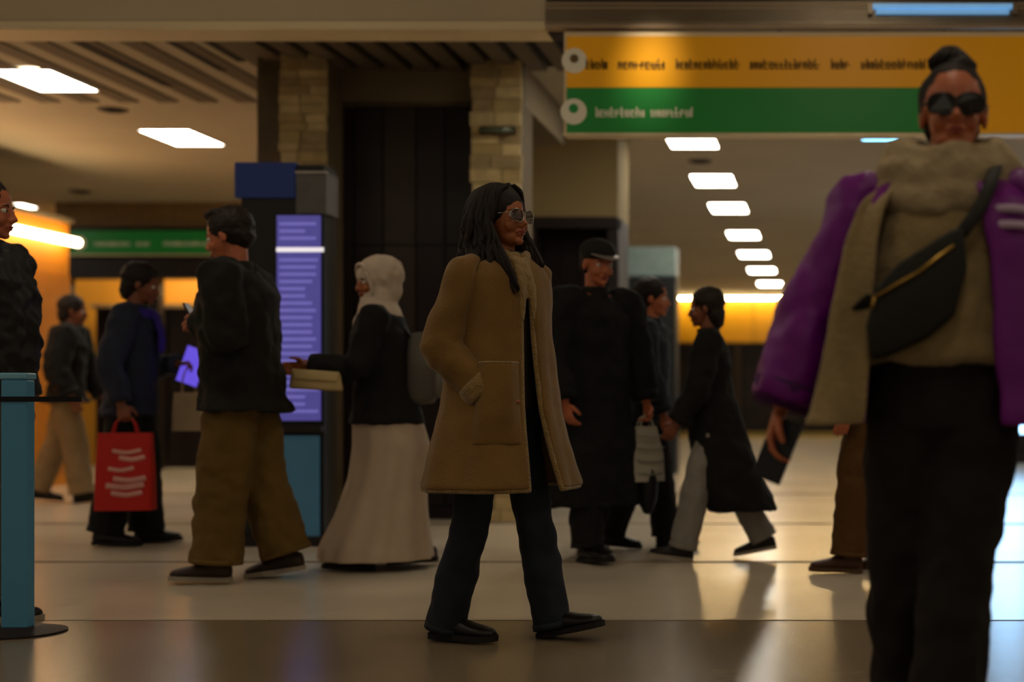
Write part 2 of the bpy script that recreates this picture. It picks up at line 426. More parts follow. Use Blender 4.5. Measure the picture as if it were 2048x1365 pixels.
box_obj('housing', (sx0 - .02, .01, zb_ - .015), (sx1, .12, zt_ + .03), cream2_m, sg)
box_obj('yellow_panel', (sx0, -.005, zm_), (sx1, .01, zt_), yel_m, sg)
box_obj('yellow_panel', (WX(1925, YG), -.005, zb_), (sx1, .01, zm_), yel_m, sg)
gp = box_obj('green_panel', (sx0, -.008, zb_), (WX(1925, YG), .01, zm_ - .004), grn_m, sg)
box_obj('bottom_edge', (sx0 - .02, -.012, zb_ - .018), (sx1, .01, zb_ - .002), mat('sign_edge', 'd2c19a', .3, metal=.2), sg)
for px in (1230, 1560, 1890):
    box_obj('hanger', (WX(px, YG) - .01, .05, zt_ + .03), (WX(px, YG) + .01, .07, WZ(62, YB)), dark_m, sg)
streaks(sg, 'lettering', blk_m, [(WX(a, YG), WX(b, YG)) for a, b in ((1172, 1214), (1236, 1330), (1352, 1480), (1500, 1640), (1662, 1700), (1722, 1850))], WZ(139, YG), .062, -.006)
streaks(sg, 'lettering', wht_m, [(WX(a, YG), WX(b, YG)) for a, b in ((1192, 1290), (1302, 1384))], WZ(235, YG), .060, -.009)
def disc(name, cx, cz, r, y, m, parent, inner=0):
    n = 28
    if inner:
        b = MB(); pts = [[(cx + rr * math.cos(6.2832 * k / n), yy, cz + rr * math.sin(6.2832 * k / n)) for k in range(n)] for rr, yy in ((inner, y), (inner, y - .004), (r, y - .004), (r, y))]
        b.grid(pts, True); return b.build(name, m, parent, smooth=False)
    return MB().prism([(cx + r * math.cos(6.2832 * k / n), y, cz + r * math.sin(6.2832 * k / n)) for k in range(n)], (0, -.004, 0)).build(name, m, parent, smooth=False)
icx, icz = WX(1148, YG), WZ(224, YG)
disc('round_symbol', icx, icz, .078, -.008, wht_m, sg)
disc('symbol_core', icx, icz + .018, .028, -.012, grn_m, sg)
disc('round_symbol', WX(1149, YG), WZ(122, YG), .075, -.005, wht_m, sg)
disc('symbol_core', WX(1149, YG), WZ(118, YG), .026, -.009, mat('symbol_brown', '6a5330', .5), sg)

# far green sign
YF = YL - .05
fg = thing('hanging_sign', 'small dark green sign with a pale line of lettering in the left background', 'sign', (0, YF, 0))
box_obj('housing', (WX(138, YF), 0, WZ(511, YF)), (WX(446, YF), .1, WZ(454, YF)), dark_m, fg)
box_obj('green_panel', (WX(140, YF), -.01, WZ(509, YF)), (WX(444, YF), 0, WZ(462, YF)), grn_m, fg)
box_obj('bottom_edge', (WX(138, YF), -.014, WZ(512, YF)), (WX(446, YF), 0, WZ(509, YF)), mat('sign_edge', 'd2c19a', .3), fg)
streaks(fg, 'lettering', wht_m, [(WX(a, YF), WX(b, YF)) for a, b in ((190, 262), (274, 300), (328, 420))], WZ(492, YF), .06, -.011)
disc('round_symbol', WX(160, YF), WZ(487, YF), .085, -.011, wht_m, fg)

# unseen lamp added to imitate the pale reflected glow on the yellow
sp = thing('added_spot', 'small unseen lamp added to imitate a glow on the yellow sign', 'lamp', (WX(1300, 7.7), 7.6, ZH))
MB().limb([(0, 0, 0), (0, 0, -.10)], [.015, .015], (1, 0, 0), 10).build('stem', dark_m, sp)
MB().limb([(0, -.05, -.08), (0, .06, -.17)], [.035, .045], (1, 0, 0), 14).build('can', dark_m, sp)
ld = bpy.data.lights.new('added_glow_lamp', 'SPOT'); ld.energy = 150; ld.spot_size = R(20); ld.spot_blend = 1; ld.color = (1, .86, .68); ld.shadow_soft_size = .12
lo = bpy.data.objects.new('added_glow_lamp', ld); C.objects.link(lo); lo.parent = sp; lo.location = (0, .07, -.18)
tgt = V((WX(1300, YG), YG, WZ(140, YG))) - (V(sp.location) + V(lo.location))
lo.rotation_euler = tgt.to_track_quat('-Z', 'Y').to_euler()

# blue reflection on the ribbed grille, imitated by glowing bars; no lamp there
t = thing('blue_reflection', 'glowing bars imitating a blue reflection on the ribbed metal above the yellow sign', 'light', (WX(1885, YB - .05), YB - .05, WZ(18, YB)))
blue_m = mat('reflection_blue', (.3, .5, .7), .3, emit=(.16, .42, .75), estr=.55)
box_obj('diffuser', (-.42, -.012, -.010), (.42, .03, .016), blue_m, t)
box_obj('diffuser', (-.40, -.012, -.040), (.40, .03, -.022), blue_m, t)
box_obj('reflection_end', (-.45, -.014, -.045), (-.42, .03, .02), rib_m, t); box_obj('reflection_end', (.42, -.014, -.045), (.45, .03, .02), rib_m, t)

# blue advertising display at the right edge, mirrored in the floor
ad = thing('display_stand', 'tall pale blue lit display stand hidden behind the purple jacket', 'display', (WX(2014, 20), 20, 0))
box_obj('housing', (-.32, 0, .12), (.32, .14, 3.0), dark_m, ad)
box_obj('screen', (-.28, -.012, .42), (.28, 0, 2.92), mat('screen_blue', (.3, .5, .7), .2, emit=(.30, .55, .85), estr=6), ad)
box_obj('foot', (-.40, -.16, 0), (.40, .26, .12), dark_m, ad)

# ------------------------------------------------------------------ info totem, queue barrier
YT = ground_y(1092)
def tx(px): return (px - 602) * YT / F
def tz(py): return WZ(py, YT)
tt = thing('info_totem', 'tall dark information totem with a glowing violet screen', 'totem', (WX(602, YT), YT, 0))
box_obj('housing', (tx(482), 0, .06), (tx(648), .22, tz(330)), mat('totem_black', '14120f', .4), tt)
box_obj('base', (tx(470), -.06, 0), (tx(656), .28, .06), dark_m, tt)
box_obj('header_panel', (tx(472), -.02, tz(396)), (tx(592), .2, tz(326)), mat('navy_header', '16224a', .5, emit='0d1838', estr=.5), tt)
box_obj('header_panel', (tx(594), -.015, tz(428)), (tx(654), .2, tz(346)), mat('grey_header', '565350', .5), tt)
box_obj('header_lip', (tx(594), -.03, tz(348)), (tx(656), .0, tz(344)), mat('lip_pale', 'a29a92', .4), tt)
sc_ = box_obj('screen', (tx(556), -.02, tz(842)), (tx(642), 0, tz(432)), mat('screen_violet', (.1, .1, .3), .25, emit=(.055, .046, .22), estr=.9), tt)
row_m = mat('screen_row', (.1, .1, .3), .3, emit=(.15, .13, .42), estr=.9)
for k in range(27):
    y0 = 446 + k * 14.4
    if 486 < y0 < 512: continue
    box_obj('text_row', (tx(562), -.024, tz(y0 + 5.5)), (tx(random.choice((612, 626, 634, 638))), -.02, tz(y0)), row_m, sc_)
box_obj('white_highlight', (tx(556), -.026, tz(505)), (tx(650), -.02, tz(496)), mat('highlight_white', (.8, .8, .8), .3, emit=(.8, .75, .8), estr=.9), sc_)  # glowing strip imitates a bright highlight across the screen
box_obj('lower_panel', (tx(566), -.02, tz(1078)), (tx(640), 0, tz(872)), mat('teal_panel', '2e515e', .3, emit=(.03, .085, .12), estr=.3), tt)
box_obj('shelf', (tx(552), -.06, tz(864)), (tx(648), .0, tz(852)), dark_m, tt)

YQ = 5.42
bp = thing('barrier_post', 'blue queue barrier post with a black belt at the left edge', 'barrier', (WX(36, YQ), YQ, 0))
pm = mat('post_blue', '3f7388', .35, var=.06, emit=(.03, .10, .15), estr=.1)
MB().box((-.050, -.03, .02), (.050, .03, .97)).build('post', pm, bp, smooth=False, bevel=.008)
MB().box((-.054, -.034, .97), (.054, .034, .995)).build('cap', mat('cap_blue', '6b9db2', .3), bp, smooth=False, bevel=.006)
MB().loft([((0, 0, 0), (1, 0, 0), (0, 1, 0), .17, .17), ((0, 0, .012), (1, 0, 0), (0, 1, 0), .17, .17), ((0, 0, .03), (1, 0, 0), (0, 1, 0), .08, .08)], 28).build('base', dark_m, bp, smooth=False)
box_obj('belt', (-1.4, -.036, .885), (.26, -.032, .905), black_m, bp)

# ------------------------------------------------------------------ people
SKIN = {k: mat('skin_' + k, c, .5, var=.06, scale=20, spec=.4) for k, c in dict(tan='8f4f27', warm='a45a38', brown='6f3c22', pale='b07252', dark='5c3320').items()}
LIP = mat('lips', '7a3028', .4); EYE = mat('eye_white', 'c9bfb4', .25, var=0); IRIS = mat('iris', '1a0f0a', .15, var=0)
HAIR = mat('hair_black', '140803', .7, var=.3, scale=60, stretch=(1, 1, .15))
HAIR2 = mat('hair_brown', '1c110a', .62, var=.3, scale=60)
def rot(v, a):           # about z
    c, s_ = math.cos(a), math.sin(a); return V((v[0] * c - v[1] * s_, v[0] * s_ + v[1] * c, v[2]))

class Fig:
    """a walking figure; local frame: x forward, y to its left, z up; lengths follow the height H"""
    def __init__(s, label, H, px, py, heading, legs, arms, lean=3, twist=0, head=(0, 0), skin='tan', group=None, loc=None, curl=(.35, .35), wide=1.0, vox=.0075, head_off=0):
        s.H = H; s.k = H / 1.70; k = s.k; s.vox = vox
        if loc is None:
            Y = ground_y(py); loc = (WX(px, Y), Y, 0)
        s.root = thing('person', label, 'person', loc, R(heading), group)
        s.lean = R(lean); s.tw = R(twist); s.wide = wide
        hip = V((0, 0, .52 * H)); s.legs = {}
        lo = 9
        for sd, nm in ((1, 'L'), (-1, 'R')):
            hf, kf, fp, ab, ty = (list(legs[nm]) + [0, 0, 0])[:5]
            h = hip + V((0, sd * .052 * H, 0))
            a = R(hf); kn = h + V((math.sin(a), math.sin(R(ab)) * sd, -math.cos(a))).normalized() * (.237 * H)
            b = R(hf - kf); an = kn + V((math.sin(b), math.sin(R(ab)) * sd * .6, -math.cos(b))).normalized() * (.236 * H)
            p = R(fp)
            fd = rot(V((math.cos(p), 0, math.sin(p))), R(ty) * sd); up = rot(V((-math.sin(p), 0, math.cos(p))), R(ty) * sd)
            L = .152 * H
            s.legs[nm] = [h, kn, an, fd, up, L]
            for q in (-.24, .30, .76):
                lo = min(lo, (an + fd * (L * q) - up * (.078 * k)).z)
        dz = V((0, 0, -lo))
        for nm in s.legs:
            for i in range(3): s.legs[nm][i] = s.legs[nm][i] + dz
        s.hip = hip + dz
        # trunk
        def sp(t):           # t: height above hips / H, leaning forward
            return s.hip + V((math.sin(s.lean) * t * H, 0, math.cos(s.lean) * t * H))
        s.sp = sp
        s.fw = rot(V((1, 0, 0)), s.tw); s.lf = rot(V((0, 1, 0)), s.tw); s.up = V((0, 0, 1))
        s.neck = sp(.318)
        s.arms = {}; s.hd = {}
        for sd, nm in ((1, 'L'), (-1, 'R')):
            fl, ab, el, inw = arms[nm][:4]; bend = arms[nm][4] if len(arms[nm]) > 4 else 0
            sh = sp(.288) + s.lf * (sd * .110 * H * wide)
            d1 = (s.fw * (math.sin(R(fl)) * math.cos(R(ab))) + s.lf * (sd * math.sin(R(ab))) - s.up * (math.cos(R(fl)) * math.cos(R(ab)))).normalized()
            eb = sh + d1 * (.172 * H)
            a = R(fl + el)
            d2 = (s.fw * (math.sin(a) * math.cos(R(inw))) - s.lf * (sd * math.sin(R(inw))) - s.up * (math.cos(a) * math.cos(R(inw)))).normalized()
            wr = eb + d2 * (.150 * H)
            dh = (d2 * math.cos(R(bend)) - s.lf * (sd * math.sin(R(bend)))).normalized()
            s.arms[nm] = [sh, eb, wr, d2, sd]; s.hd[nm] = dh
        # head frame
        ya = s.tw + R(head[0]); pa = R(head[1])
        f0 = rot(V((1, 0, 0)), ya)
        s.hl = rot(V((0, 1, 0)), ya)
        s.hf = (f0 * math.cos(pa) + V((0, 0, 1)) * math.sin(pa)); s.hu = (V((0, 0, 1)) * math.cos(pa) - f0 * math.sin(pa))
        s.hs = H * .132 / .22                    # head scale: .22 m chin to crown at this
        s.chin = s.neck + f0 * (.012 * k) + V((0, 0, .048 * k)) + s.hl * head_off
        s.skin = SKIN[skin]
        s.curl = curl
        s.make_body()
    def hp(s, x, y, z):      # a point in head space, metres of a .22 m head
        return s.chin + (s.hf * x + s.hl * y + s.hu * z) * s.hs
    def he(s, mb, c, r, seg=16, rings=10):
        mb.ell(s.hp(*c), [q * s.hs for q in r], (s.hf, s.hl, s.hu), seg, rings)
    def trunk(s, mb, rows, seg=24):
        # rows: (t above hip/H, half width, half depth, forward shift) in metres at H=1.7
        R_ = []
        for (t, a, b, sh) in rows:
            q = max(0, min(1, t / .25)); tw = s.tw * q
            R_.append((s.sp(t) + rot(V((sh * s.k, 0, 0)), tw), rot(V((0, 1, 0)), tw), rot(V((-1, 0, 0)), tw), a * s.k * s.wide, b * s.k))
        mb.loft(R_, seg, power=2.3)
    def hand(s, mb, nm):
        sh, eb, wr, d, sd = s.arms[nm]; k = s.k * (.97)
        cu = s.curl[0 if nm == 'L' else 1]
        wv = s.fw - d * s.fw.dot(d)
        if wv.length < .35: wv = s.up - d * s.up.dot(d)
        wv.normalize()
        n = wv.cross(d) * sd
        if n.dot(-s.lf * sd) < 0 and abs(d.z) > .5: n = -n
        s.arms[nm] += [wv, n]
        mb.limb([wr - d * .03, wr + d * .012 * k, wr + d * (.05 * k), wr + d * (.09 * k)], [(.026 * k, .021 * k), (.028 * k, .018 * k), (.040 * k, .016 * k), (.041 * k, .013 * k)], wv, 12)
        for i, (o, L) in enumerate(((.031, .070), (.0105, .078), (-.0105, .073), (-.031, .057))):
            p = wr + d * (.082 * k) + wv * (o * k); a = 0; pts = [p - d * .01, p]
            for j, fr in enumerate((.45, .32, .23)):
                a += cu * (1.0, 1.2, .8)[j] + .05 * i
                dd = d * math.cos(a) + n * math.sin(a)
                p = p + dd * (L * fr * k); pts.append(p)
            mb.limb(pts, [.0092 * k, .0092 * k, .0085 * k, .008 * k, .0065 * k], wv, 8, (False, True))
        b = wr + d * (.022 * k) + wv * (.026 * k)
        mb.limb([b - wv * .012, b + (d * .6 + wv * .7 + n * .25).normalized() * (.034 * k), b + (d * .6 + wv * .7 + n * .25).normalized() * (.034 * k) + (d * .85 + wv * .22 + n * .45).normalized() * (.028 * k), b + (d * .6 + wv * .7 + n * .25).normalized() * (.034 * k) + (d * .85 + wv * .15 + n * .55).normalized() * (.052 * k)], [.014 * k, .0125 * k, .011 * k, .008 * k], n, 8, (False, True))
        s.palm = getattr(s, 'palm', {}); s.palm[nm] = wr + d * (.075 * k) + n * (.022 * k)
    def make_body(s):
        k = s.k; mb = MB()
        s.trunk(mb, [(-.045, .10, .085, 0), (-.02, .155, .108, 0), (.03, .165, .11, 0), (.10, .135, .095, .005), (.18, .150, .108, .005), (.245, .160, .108, 0), (.285, .135, .085, -.005), (.318, .068, .062, -.005)])
        mb.limb([s.sp(.29), s.neck, s.hp(-.022, 0, .055)], [.064 * k, .054 * k, .052 * k], s.lf, 14)
        for nm in 'LR':
            sh, eb, wr, d, sd = s.arms[nm][:5]
            mb.limb([sh - s.lf * (sd * .06 * k), sh, sh.lerp(eb, .4), eb, eb.lerp(wr, .3), wr], [.05 * k, .052 * k, .046 * k, .038 * k, .038 * k, .025 * k], s.fw, 12, (True, False))
            s.hand(mb, nm)
            h, kn, an, fd, up, L = s.legs[nm]
            mb.limb([h + V((0, 0, .03)), h.lerp(kn, .2), kn, kn.lerp(an, .3), an, an - up * (.03 * k)], [.08 * k, .082 * k, .054 * k, .055 * k, .036 * k, .034 * k], (0, 1, 0), 12, (True, False))
            mb.limb([an - fd * (L * .15) - up * (.045 * k), an + fd * (L * .2) - up * (.04 * k), an + fd * (L * .6) - up * (.056 * k)], [.026 * k, .03 * k, .018 * k], (0, 1, 0), 10, (True, True))
        # head: cranium, face, jaw, nose, brows, cheeks, mouth, ears
        s.he(mb, (-.014, 0, .138), (.094, .075, .084), 20, 14)
        s.he(mb, (.022, 0, .092), (.064, .060, .090), 20, 14)
        s.he(mb, (.028, 0, .034), (.050, .047, .034), 16, 10)
        s.he(mb, (.066, 0, .015), (.018, .020, .015))
        mb.limb([s.hp(.078, 0, .118), s.hp(.092, 0, .092), s.hp(.101, 0, .076), s.hp(.088, 0, .068)], [.0065 * s.hs, .009 * s.hs, .0115 * s.hs, .010 * s.hs], s.hl, 10, (True, True))
        for y in (-1, 1):
            s.he(mb, (.088, y * .011, .071), (.010, .008, .008), 8, 6)
            s.he(mb, (.070, y * .027, .122), (.012, .022, .007), 10, 6)
            s.he(mb, (.058, y * .034, .072), (.024, .022, .024), 12, 8)
            s.he(mb, (-.004, y * .074, .098), (.017, .009, .030), 10, 8)
        s.he(mb, (.078, 0, .046), (.012, .024, .016), 12, 8)
        b = mb.build('body', s.skin, s.root, remesh=s.vox * .72, relax=3, dec=.38)
        s.body = b
        for y in (-1, 1):
            e = MB(); s.he(e, (.0695, y * .031, .107), (.0125, .0135, .0105), 12, 8); eo = e.build('eye', EYE, s.root)
            e = MB(); s.he(e, (.0795, y * .0315, .107), (.0035, .006, .006), 10, 6); e.build('iris', IRIS, eo)
            e = MB(); e.limb([s.hp(.0805, y * .014, .122), s.hp(.082, y * .03, .128), s.hp(.070, y * .046, .124)], [.002 * s.hs, .0035 * s.hs, .0015 * s.hs], s.hu, 6); e.build('eyebrow', HAIR, s.root)
        e = MB(); e.limb([s.hp(.080, -.022, .044), s.hp(.0895, -.008, .049), s.hp(.0905, 0, .048), s.hp(.0895, .008, .049), s.hp(.080, .022, .044)], [.002 * s.hs, .0042 * s.hs, .0042 * s.hs, .0042 * s.hs, .002 * s.hs], s.hu, 8)
        e.limb([s.hp(.080, -.020, .043), s.hp(.089, 0, .039), s.hp(.080, .020, .043)], [.002 * s.hs, .0052 * s.hs, .002 * s.hs], s.hu, 8); e.build('lips', LIP, s.root)
    # ---- clothing
    def shoes(s, m, sole_m, boot=0, bulk=1.0, toe=.0):
        k = s.k
        for nm in 'LR':
            h, kn, an, fd, up, L = s.legs[nm]; lt = up.cross(fd)
            b = MB(); g = lambda q, z: an + fd * (L * q) - up * ((.078 - z) * k)
            R_ = []
            for (q, z, rw, rh) in ((-.27, .045, .020, .030), (-.24, .045, .030, .036), (-.15, .050, .037, .042), (.0, .052, .038, .046), (.2, .046, .041, .040), (.42, .036, .047, .030), (.6, .031, .046, .024), (.72, .028, .036, .019), (.775 + toe, .026, .016, .012)):
                R_.append((g(q, z), lt, up, rw * k * bulk, rh * k * bulk))
            b.loft(R_, 14)
            top = .085 + boot
            b.limb([g(-.03, .03), g(-.04, .085), (an.lerp(kn, boot / (.236 * s.H)) if boot else g(-.05, top))], [(.040 * k, .046 * k), (.040 * k, .044 * k), (.043 * k, .046 * k)], lt, 14)
            so = b.build('shoe', m, s.root, remesh=.008, relax=3, dec=.5)
            out = []
            for (q, wv) in ((-.28, .018), (-.24, .034), (-.1, .041), (.15, .041), (.4, .050), (.6, .050), (.74, .037), (.80 + toe, .015)):
                out.append((q, wv))
            pts = [g(q, .0) + lt * (wv * k * bulk) for q, wv in out] + [g(q, .0) - lt * (wv * k * bulk) for q, wv in reversed(out)]
            MB().prism(pts, up * (.022 * k)).build('sole', sole_m, so, smooth=False)
    def trousers(s, m, rt=.095, rk=.085, ra=.085, end=.04, waist=.075, fold=.018, seam=True):
        k = s.k; mb = MB()
        s.trunk(mb, [(-.06, .09, .08, 0), (-.035, .165, .122, 0), (.02, .180, .128, 0), (waist, .158, .115, 0)])
        for nm in 'LR':
            h, kn, an, fd, up, L = s.legs[nm]
            e = an.lerp(kn, end) if end >= 0 else an + (an - kn).normalized() * (-end)
            back = (kn - (h + an) * .5)
            mb.limb([h + V((0, 0, .05 * k)), h.lerp(kn, .25), h.lerp(kn, .7), kn, kn.lerp(e, .45), e], [(rt * k * .92, rt * k), (rt * k, rt * 1.04 * k), (rk * 1.04 * k, rk * 1.06 * k), (rk * k, rk * k), ((rk * .45 + ra * .55) * k, (rk * .45 + ra * .55) * 1.05 * k), (ra * k, ra * 1.1 * k)], (0, 1, 0), 18, (True, False), sub=2)
        o = mb.build('trousers', m, s.root, remesh=.010, relax=4, disp=fold, dscale=.085, dec=.55)
        for nm in 'LR':
            h, kn, an, fd, up, L = s.legs[nm]
            e = an.lerp(kn, end) if end >= 0 else an + (an - kn).normalized() * (-end)
            q = (kn - e).normalized()
            MB().limb([e - q * .004, e + q * .02], [(ra * 1.03 * k, ra * 1.13 * k)] * 2, (0, 1, 0), 18).build('hem', m, o)
        return o
    def top(s, name, m, rows, sleeve=(.075, .066, .058), cuff=.93, fold=.02, dsc=.10, neck=True, vox=.010, cuff_m=None, seg=28):
        k = s.k; mb = MB()
        s.trunk(mb, rows, seg)
        for nm in 'LR':
            sh, eb, wr, d, sd = s.arms[nm][:5]
            e = eb.lerp(wr, cuff)
            a, b, c = sleeve
            mb.limb([sh - s.lf * (sd * .07 * k) + s.up * (.0 * k), sh + s.lf * (sd * .01 * k), sh.lerp(eb, .35), eb, eb.lerp(e, .5), e], [(a * .9 * k, a * .95 * k), (a * k, a * k), (a * .97 * k, a * .97 * k), (b * k, b * k), ((b + c) / 2 * k, (b + c) / 2 * k), (c * k, c * k)], s.fw, 16, (True, False), sub=2)
        o = mb.build(name, m, s.root, remesh=vox, relax=4, disp=fold, dscale=dsc, dec=.55)
        if neck:
            MB().limb([s.sp(.300), s.sp(.318), s.sp(.338)], [(.082 * k, .078 * k), (.074 * k, .072 * k), (.072 * k, .070 * k)], s.lf, 20).build('collar', m, o)
        for nm in 'LR':
            sh, eb, wr, d, sd = s.arms[nm][:5]
            e = eb.lerp(wr, cuff); c = sleeve[2]
            MB().limb([e - d * .045 * k, e + d * .006], [c * 1.05 * k, c * 1.04 * k], s.fw, 16).build('cuff', cuff_m or m, o)
        return o
    def hair_cap(s, m, grow=.012, back=.012, low=0):
        b = MB()
        s.he(b, (-.024 - back * .4, 0, .146), (.094 + grow * .75, .075 + grow, .084 + grow * .8), 24, 16)
        s.he(b, (-.060, 0, .100 - low), (.055 + grow * .5, .068 + grow * .5, .070 + low), 18, 12)
        return b
JACKET = [(-.02, .178, .128, 0), (.03, .182, .132, 0), (.10, .172, .128, .004), (.18, .178, .132, .004), (.245, .182, .128, 0), (.285, .150, .100, -.004), (.312, .085, .078, -.004)]
def coat_rows(hem, hw, hd, sh=0):
    return [(hem, hw, hd, sh), (hem * .5, hw * .92, hd * .93, sh * .5), (-.02, .190, .142, 0)] + JACKET[2:]

def prop(name, label, cat, fig, p):
    """a carried thing placed at a point of the figure's local frame (kept top-level, same heading)"""
    a = fig.root.rotation_euler.z
    l = V(fig.root.location) + rot(p, a)
    return thing(name, label, cat, l, a)
SOLE_D = mat('sole_dark', '120f0d', .7); SOLE_P = mat('sole_pale', '8d8272', .7)
BLACKSHOE = mat('shoe_black', '0e0b0a', .4, var=.1)

def phone(fig, nm, label, screen=None, size=(.072, .009, .15), tilt=None, face=None):
    sh, eb, wr, d, sd, wv, n = fig.arms[nm]
    p = fig.palm[nm] + d * .03
    t = prop('phone', label, 'phone', fig, p)
    # axes in the figure's frame: long side along the up-ish direction
    a = fig.fw; long = (fig.up * .85 + fig.fw * .45).normalized() if tilt is None else V(tilt).normalized()
    side = fig.lf - long * fig.lf.dot(long); side.normalize(); nn = side.cross(long)
    if face is not None:
        nn = V(face).normalized(); nn = (nn - long * nn.dot(long)).normalized(); side = long.cross(nn)
    elif nn.dot(-fig.fw) < 0: nn = -nn
    def pl(name, x0, x1, z0, z1, y0, y1, m, par):
        P = [side * x + long * z + nn * y for y in (y0, y1) for (x, z) in ((x0, z0), (x1, z0), (x1, z1), (x0, z1))]
        return MB().hexa(P).build(name, m, par, smooth=False, bevel=.002)
    w_, th, h_ = size
    pl('case', -w_ / 2, w_ / 2, -h_ / 2, h_ / 2, -th / 2, th / 2, mat('phone_case', '0f0e10', .35), t)
    pl('screen', -w_ / 2 + .004, w_ / 2 - .004, -h_ / 2 + .006, h_ / 2 - .006, th / 2, th / 2 + .001, screen or mat('phone_glass', '0a0a0c', .1), t)
    return t

def shell(fig, rows, eR, eL, n=60, wav=.0, wn=9, seed=0):
    """open garment: rows (t, half width, half depth, shift); eR/eL(q) the angles of its two front edges, q 0 top .. 1 hem; returns grid and a point function"""
    def at(th, q):
        x = q * (len(rows) - 1); i = min(int(x), len(rows) - 2); f = x - i
        r0, r1 = rows[i], rows[i + 1]
        t, a, b, sh = [r0[j] * (1 - f) + r1[j] * f for j in range(4)]
        k = fig.k
        wv_ = 1 + wav * q * (math.sin(wn * th + seed) + .5 * math.sin(2.3 * wn * th + 1 + seed * 2))
        return fig.sp(t) + fig.fw * ((b * math.cos(th) * wv_ + sh) * k) + fig.lf * (a * math.sin(th) * k * wv_)
    m = 40; pts = []
    for i in range(m + 1):
        q = i / m; a0, a1 = eL(q), eR(q)          # from left edge round the back to the right edge
        pts.append([at(a0 + (a1 - a0) * j / n, q) for j in range(n + 1)])
    return pts, at

# ---- 1 the woman in the tan coat
coat_m = mat('tan_suede', '6d4f20', .85, var=.14, scale=7, bump=.25, bscale=90, sheen=.15)
fur_m = mat('cream_shearling', '836735', .95, var=.22, scale=30, bump=.7, bscale=120, sheen=.3)
jean_m = mat('dark_denim', '151b24', .8, var=.25, scale=9, bump=.15, bscale=200)
p = Fig('woman in an open tan shearling coat, jeans and metal glasses striding right', 1.69, 999, 1282, -18,
        legs=dict(L=(13, 2, 13, 0), R=(-9, 6, 0, 0)), arms=dict(L=(-14, 3, 10, 0), R=(-9, 16, 47, 24, 58)), lean=1, twist=-17, head=(8, 4), skin='tan', vox=.006, curl=(.3, 1.05), wide=.90)
p.shoes(BLACKSHOE, SOLE_D)
p.trousers(jean_m, rt=.088, rk=.070, ra=.068, end=-.045, fold=.018)
p.top('shirt', mat('dark_olive_shirt', '2b2414', .9), JACKET, sleeve=(.06, .052, .04), cuff=.8, fold=.01)
rows = [(.326, .090, .082, .0), (.312, .120, .095, .0), (.298, .165, .118, .0), (.27, .186, .142, .0), (.22, .185, .152, .004), (.15, .184, .158, .006), (.08, .200, .172, .006),
        (.00, .218, .192, .004), (-.07, .245, .220, .006), (-.13, .272, .246, .012), (-.178, .294, .268, .016)]
eL = lambda q: R(-4 + 13 * q); eR = lambda q: R(350 - 9 * q)
pts, at = shell(p, rows, eR, eL, wav=.03, wn=7, seed=1.3)
mb = MB(); mb.grid(pts)
coat = mb.build('coat', coat_m, p.root, solid=.014, subd=1, disp=.012, dscale=.12)
tag(coat, 'tan suede coat with pale shearling edges')
for e, nm in ((eL, 'L'), (eR, 'R')):
    P = [at(e(i / 24), i / 24) for i in range(25)]
    MB().limb(P, [(.018 if i < 9 else .011, .014 if i < 9 else .009) for i in range(25)], p.lf, 10, (True, True), sub=2).build('front_edge_trim', fur_m, coat)
P = [at(eL(1) + (eR(1) - eL(1)) * i / 60, 1.0) for i in range(61)]
MB().limb(P, [.009] * 61, (0, 0, 1), 8).build('hem_trim', fur_m, coat)
for q in (.70,):
    P = [at(eL(q) + (eR(q) - eL(q)) * i / 60, q) * 1.0 + V((0, 0, 0)) for i in range(61)]
    MB().limb(P, [.0045] * 61, (0, 0, 1), 6).build('seam', fur_m, coat)
for th in (300, 232, 150):
    P = [at(R(th), .35 + .65 * i / 20) + (p.fw * math.cos(R(th)) + p.lf * math.sin(R(th))) * .003 for i in range(21)]
    MB().limb(P, [.0045] * 21, (0, 0, 1), 6).build('seam', fur_m, coat)
# collar: thick roll round the neck with two lapels
mb = MB()
ring = [p.sp(.318) + V((0, 0, .020 - .02 * math.cos(a))) + p.fw * (.088 * math.cos(a)) + p.lf * (.098 * math.sin(a)) for a in [R(20 + 320 * i / 24) for i in range(25)]]
mb.limb(ring, [(.030, .016)] * 25, (0, 0, 1), 10, (True, True))
for e in (eL, eR):
    mb.limb([ring[0] if e is eL else ring[-1], at(e(.15), .15) + p.fw * .012, at(e(.32), .32) + p.fw * .012, at(e(.45), .45) + p.fw * .008], [(.024, .014), (.030, .013), (.024, .012), (.010, .008)], p.lf, 10, (True, True), sub=4)
mb.build('collar', fur_m, coat, remesh=.008, relax=2, disp=.008, dscale=.03)
for nm in 'LR':
    sh, eb, wr, d, sd = p.arms[nm][:5]
    k = p.k; e = eb.lerp(wr, .80)
    mb = MB(); mb.limb([sh - p.lf * (sd * .07) + p.up * .005, sh + p.lf * (sd * .012) + p.up * .004, sh.lerp(eb, .4), eb, eb.lerp(e, .5), e], [(.050, .058), .060, .068, .073, .072, .070], p.fw, 18, (True, False), sub=3)
    slv = mb.build('sleeve', coat_m, coat, remesh=.010, relax=4, disp=.022, dscale=.09, dec=.6)
    MB().limb([e - d * .035, e - d * .01, e + d * .03, e + d * .036], [.070, .078, .080, .068], p.fw, 18).build('cuff', fur_m, slv, remesh=.008, relax=2, disp=.008, dscale=.03)
